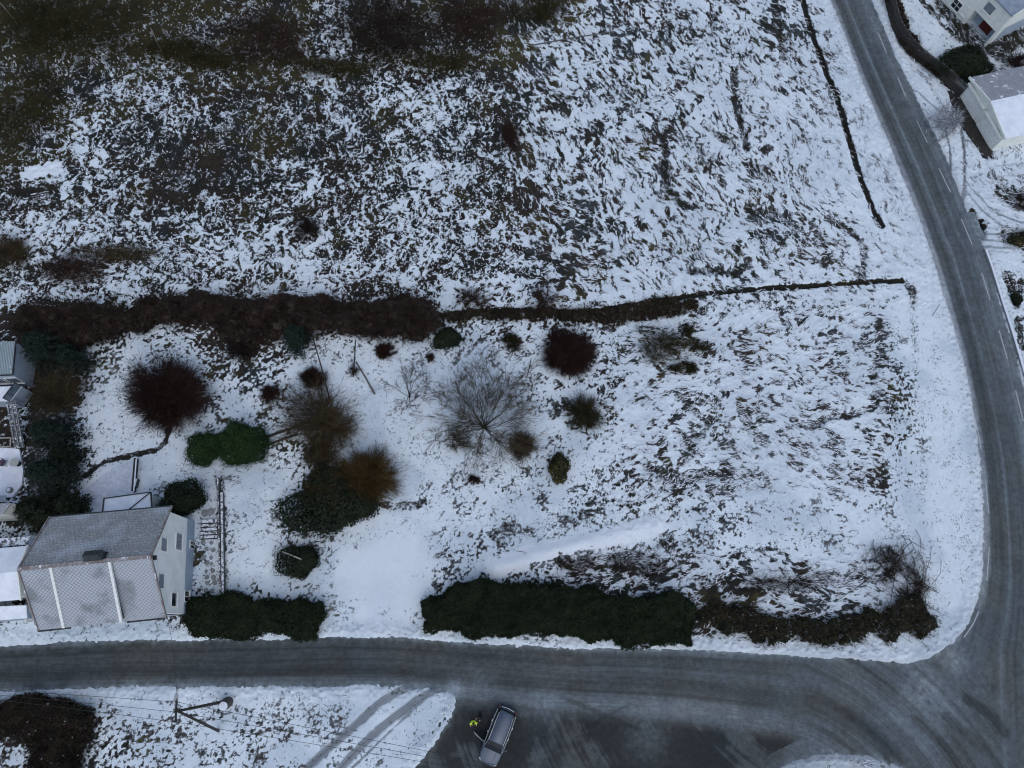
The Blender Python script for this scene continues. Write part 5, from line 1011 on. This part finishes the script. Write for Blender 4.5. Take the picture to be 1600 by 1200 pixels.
for s_ in(-1,1):
    G=Geo(); G.tube([K(-1.85,s_*.64,1.42),K(-1.2,s_*.66,1.52),K(.05,s_*.66,1.54),K(.4,s_*.66,1.44)],.022,6); obj('roof_rail',G,M['chrome'],car)
    G=Geo(); G.tube([K(-2.0,s_*.83,.97),K(-1.2,s_*.875,.985),K(.3,s_*.875,.985),K(.95,s_*.86,.97)],.018,6); obj('window_trim',G,M['chrome'],car)
    G=Geo(); G.beam(K(.38,s_*.67,1.43),K(1.14,s_*.80,.97),.06,.05); obj('pillar',G,M['carpaint'],car)
    for xq in(-1.42,1.42):
        G=Geo(); c_=K(xq,s_*.80,.33); G.tube([c_-sdv*.11,c_+sdv*.11],.33,20); wh=obj('wheel',G,M['tyre'],car,smooth=False); G=Geo(); G.tube([c_+sdv*s_*.1,c_+sdv*s_*.125],.21,14); obj('rim',G,M['greymetal'],wh)
    G=Geo(); c_=K(.72,s_*1.02,1.0); G.tube([K(.78,s_*.86,.98),K(.74,s_*.93,1.0),K(.70,s_*1.0,1.02),K(.68,s_*1.1,1.0)],[.03,.05,.09,.06],8); obj('wing_mirror',G,M['carpaint'],car)
    G=Geo(); G.add([K(2.0,s_*.80,.74),K(2.2,s_*.64,.72),K(2.27,s_*.5,.60),K(2.1,s_*.78,.60),K(1.95,s_*.74,.86),K(2.12,s_*.60,.80)],[(0,1,2,3),(0,4,5,1)]); obj('headlight',G,M['headlight'],car)
    G=Geo(); G.box(K(-2.2,s_*.74,.80),(.16,.14,.22),frame=(hd,sdv,Z)); obj('tail_light',G,M['taillight'],car)
    for xq in(-1.0,-.1): G=Geo(); G.box(K(xq,s_*.93,.82),(.18,.04,.035),frame=(hd,sdv,Z)); obj('door_handle',G,M['chrome'],car)
G=Geo(); G.tube([K(-2.3,-.55,.9),K(-2.36,0,.92),K(-2.3,.55,.9)],.03,6); obj('tailgate_trim',G,M['chrome'],car)
for s_ in(-1,1): G=Geo(); G.tube([K(1.2,s_*.42,.985),K(1.7,s_*.38,.925),K(2.08,s_*.30,.82)],.012,5); obj('bonnet_crease',G,M['carpaint'],car)
hpt=g(748,1153,.7); tpt=g(736,1138,.7); s_=1 if np.dot(hpt-cc0,sdv)>0 else -1; h0=K(.78,s_*.93,.62); ddr=tpt-h0; ddr[2]=0; ddr/=np.linalg.norm(ddr); dn=np.array([-ddr[1],ddr[0],0])
G=Geo(); G.box(h0+ddr*.57,(1.12,.11,.62),frame=(ddr,dn,Z)); dr=obj('open_door',G,M['carpaint'],car)
G=Geo(); P_=[h0+ddr*.10+Z*.33,h0+ddr*.55+Z*.74,h0+ddr*1.08+Z*.76,h0+ddr*1.10+Z*.33]; G.add([p+dn*.012 for p in P_]+[p-dn*.012 for p in P_],[(0,1,2,3),(7,6,5,4),(0,4,5,1),(1,5,6,2),(2,6,7,3),(3,7,4,0)]); obj('door_window',G,M['carglass'],dr)
G=Geo(); G.tube([p for p in P_],.02,6); G.tube([h0+ddr*.05+Z*.33,h0+ddr*1.12+Z*.33],.02,6); obj('window_frame',G,M['chrome'],dr)
G=Geo(); G.box(h0+ddr*.55+dn*(.08 if np.dot(dn,hd)<0 else -.08)+Z*.0,(.9,.06,.4),frame=(ddr,dn,Z)); obj('door_lining',G,M['black'],dr)
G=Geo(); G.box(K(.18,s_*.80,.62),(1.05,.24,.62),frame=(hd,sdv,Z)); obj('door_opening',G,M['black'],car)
# ------------------------------------------------------------------ people
M['skin']=mat('skin',(.42,.27,.20),(.36,.22,.16)); M['hivis']=mat('hi_vis_yellow',(.75,.95,.07),(.66,.88,.06),rough=.6); M['reflect']=mat('reflective_band',(.6,.62,.62),(.5,.52,.52))
M['trouser']=mat('dark_trousers',(.012,.013,.017),(.018,.019,.024)); M['hair']=mat('dark_hair',(.012,.009,.007),(.02,.015,.012))
def skinmesh(name,V,E_,Rd,mats,parent,T,rootv=0,sub=2,matfn=None):
    me=bpy.data.meshes.new(name+'_t'); me.from_pydata([tuple(T(v)) for v in V],E_,[]); o=bpy.data.objects.new(name+'_t',me); COL.objects.link(o)
    sk=o.modifiers.new('s','SKIN'); sk.use_smooth_shade=True
    for i,r_ in enumerate(Rd): me.skin_vertices[0].data[i].radius=(r_,r_) if np.isscalar(r_) else r_; me.skin_vertices[0].data[i].use_root=(i==rootv)
    ss=o.modifiers.new('u','SUBSURF'); ss.levels=ss.render_levels=sub
    dg=bpy.context.evaluated_depsgraph_get(); dg.update(); ev=o.evaluated_get(dg); m2=bpy.data.meshes.new_from_object(ev)
    bpy.data.objects.remove(o); m2.name=name; m2.materials.clear()
    for p in m2.polygons: p.use_smooth=True
    o2=link(name,m2,mats,parent,None)
    if matfn:
        for p in m2.polygons: p.material_index=matfn(np.array(p.center)+ORG[parent])
    return o2
def person(base,rz,label,pose,jacket,vest=False):
    base=np.array(base,float); ca,sa=math.cos(rz),math.sin(rz); root=empty('person',base,label,'person')
    T0=lambda v: base+np.array([v[0]*ca-v[1]*sa,v[0]*sa+v[1]*ca,v[2]]); T=lambda v: T0(v)-base
    lean=pose.get('lean',.05)
    def L(x,y,z_): return (x+lean*max(0,z_-.95),y,z_)     # x forward, y left
    V=[L(0,0,.97),L(0,0,1.15),L(0,0,1.35),L(.0,0,1.47),L(.02,0,1.55),L(.04,0,1.64),L(.03,0,1.74)]; Rd=[(.15,.11),(.14,.105),(.165,.11),(.07,.07),(.055,.055),(.085,.09),(.07,.075)]
    E_=[(0,1),(1,2),(2,3),(3,4),(4,5),(5,6)]
    def ch(par,pts,rs):
        k=par
        for p,r_ in zip(pts,rs): V.append(p); Rd.append(r_); E_.append((k,len(V)-1)); k=len(V)-1
        return k
    hands=[]
    for s_ in(-1,1):
        st=pose['step']*s_; ch(0,[(0,s_*.10,.90),(st*.5+.03,s_*.11,.50),(st,s_*.11,.09),(st+.16,s_*.13,.045)],[.095,.065,.045,.042])
        el,wr=pose['arm'][0 if s_<0 else 1]; el=L(el[0],s_*el[1],el[2]); wr=L(wr[0],s_*wr[1],wr[2])
        k=ch(2,[L(0,s_*.17,1.42),el,wr],[.065,.048,.032]); wr=np.array(wr); d=unit(wr-np.array(el)); pm=wr+d*.06; hands.append(pm); k=ch(k,[tuple(pm)],[.032])
        sd_=unit(np.cross(d,(0,0,1.))+1e-6); 
        for j,(o_,l_) in enumerate(((-.03,.07),(-.01,.085),(.01,.08),(.03,.065))): ch(k,[tuple(pm+sd_*o_+d*.035),tuple(pm+sd_*o_+d*(.035+l_*.6)-Z*.02),tuple(pm+sd_*o_+d*(.03+l_)-Z*.045)],[.010,.009,.008])
        ch(k,[tuple(pm-sd_*s_*.035),tuple(pm-sd_*s_*.055+d*.04)],[.012,.010])
    hw=[T0(h) for h in hands]; face=T0(L(.12,0,1.63))
    def mf(c):
        if min(np.linalg.norm(c-h) for h in hw)<.13: return 1
        if c[2]-base[2]>1.50: return 1
        return 2 if c[2]-base[2]<.93 else (3 if c[2]-base[2]<.0 else 0)
    skinmesh('body',V,E_,Rd,[jacket,M['skin'],M['trouser']],root,T,matfn=mf)
    if vest: 
        V2=[L(0,0,.92),L(0,0,1.12),L(0,0,1.33),L(0,0,1.42)]; R2=[(.21,.17),(.21,.17),(.23,.18),(.13,.13)]; E2_=[(0,1),(1,2),(2,3),(2,4),(2,5)]; V2+=[L(0,-.20,1.43),L(0,.20,1.43)]; R2+=[(.12,.12)]*2
        vs=skinmesh('hi_vis_vest',V2,E2_,R2,[M['hivis']],root,T)
        for s_ in(-1,1): G=Geo(); G.tube([T0(L(.17,s_*.12,1.12)),T0(L(.16,s_*.12,1.30)),T0(L(.13,s_*.12,1.38))],.02,6); obj('reflective_strip',G,M['reflect'],vs)
    # hair cap, ears, nose, eyes, mouth
    hc=L(.015,0,1.70); G=Geo(); rings=[]
    for i in range(7):
        a_=math.pi/2*i/6; r_=math.cos(a_)*.118; zz_=math.sin(a_)*.115
        rings+= [T0((hc[0]+math.cos(t_)*r_*(1.05)-.012,hc[1]+math.sin(t_)*r_*.92,hc[2]-.02+zz_-(.06*(1-i/6) if math.cos(t_)<.3 else 0))) for t_ in np.linspace(0,2*math.pi,14,endpoint=False)]
    G.add(rings,[(i*14+k,i*14+(k+1)%14,(i+1)*14+(k+1)%14,(i+1)*14+k) for i in range(6) for k in range(14)]); obj('hair',G,M['hair'],root,smooth=True)
    G=Geo(); G.tube([T0(L(.125,0,1.66)),T0(L(.155,0,1.63)),T0(L(.125,0,1.615))],[.01,.016,.012],6); obj('nose',G,M['skin'],root)
    for s_ in(-1,1): 
        G=Geo(); G.tube([T0(L(.118,s_*.035,1.665)),T0(L(.128,s_*.035,1.665))],.010,8); obj('eye',G,M['carglass'],root)
        G=Geo(); G.tube([T0(L(.03,s_*.092,1.67)),T0(L(.025,s_*.108,1.65)),T0(L(.03,s_*.092,1.62))],[.010,.018,.008],6); obj('ear',G,M['skin'],root)
    G=Geo(); G.tube([T0(L(.125,-.025,1.59)),T0(L(.13,.025,1.59))],.007,6); obj('mouth',G,M['reddoor'],root)
    return root
def aim(p,q): d=q-p; return math.atan2(d[1],d[0])
p1=g(739,1127,0); p1[2]=0; h1=g(739.5,1129,1.5); b1=np.array([h1[0],h1[1],0])
person(b1,aim(b1,K(0,0,0))-.9,'person in a bright yellow hi-vis vest standing at the open car door',{'lean':.12,'step':.10,'arm':[((.05,.30,1.15),(.22,.26,1.02)),((.05,.30,1.15),(.24,.24,1.05))]},M['hivis'],True)
b2=g(751,1118,1.4); b2[2]=0
person(b2,aim(b2,b1)+.3,'person in dark clothing standing beside the one in the hi-vis vest',{'lean':.45,'step':.16,'arm':[((.12,.24,1.15),(.38,.16,1.05)),((.12,.24,1.15),(.36,.18,1.0))]},M['black'])
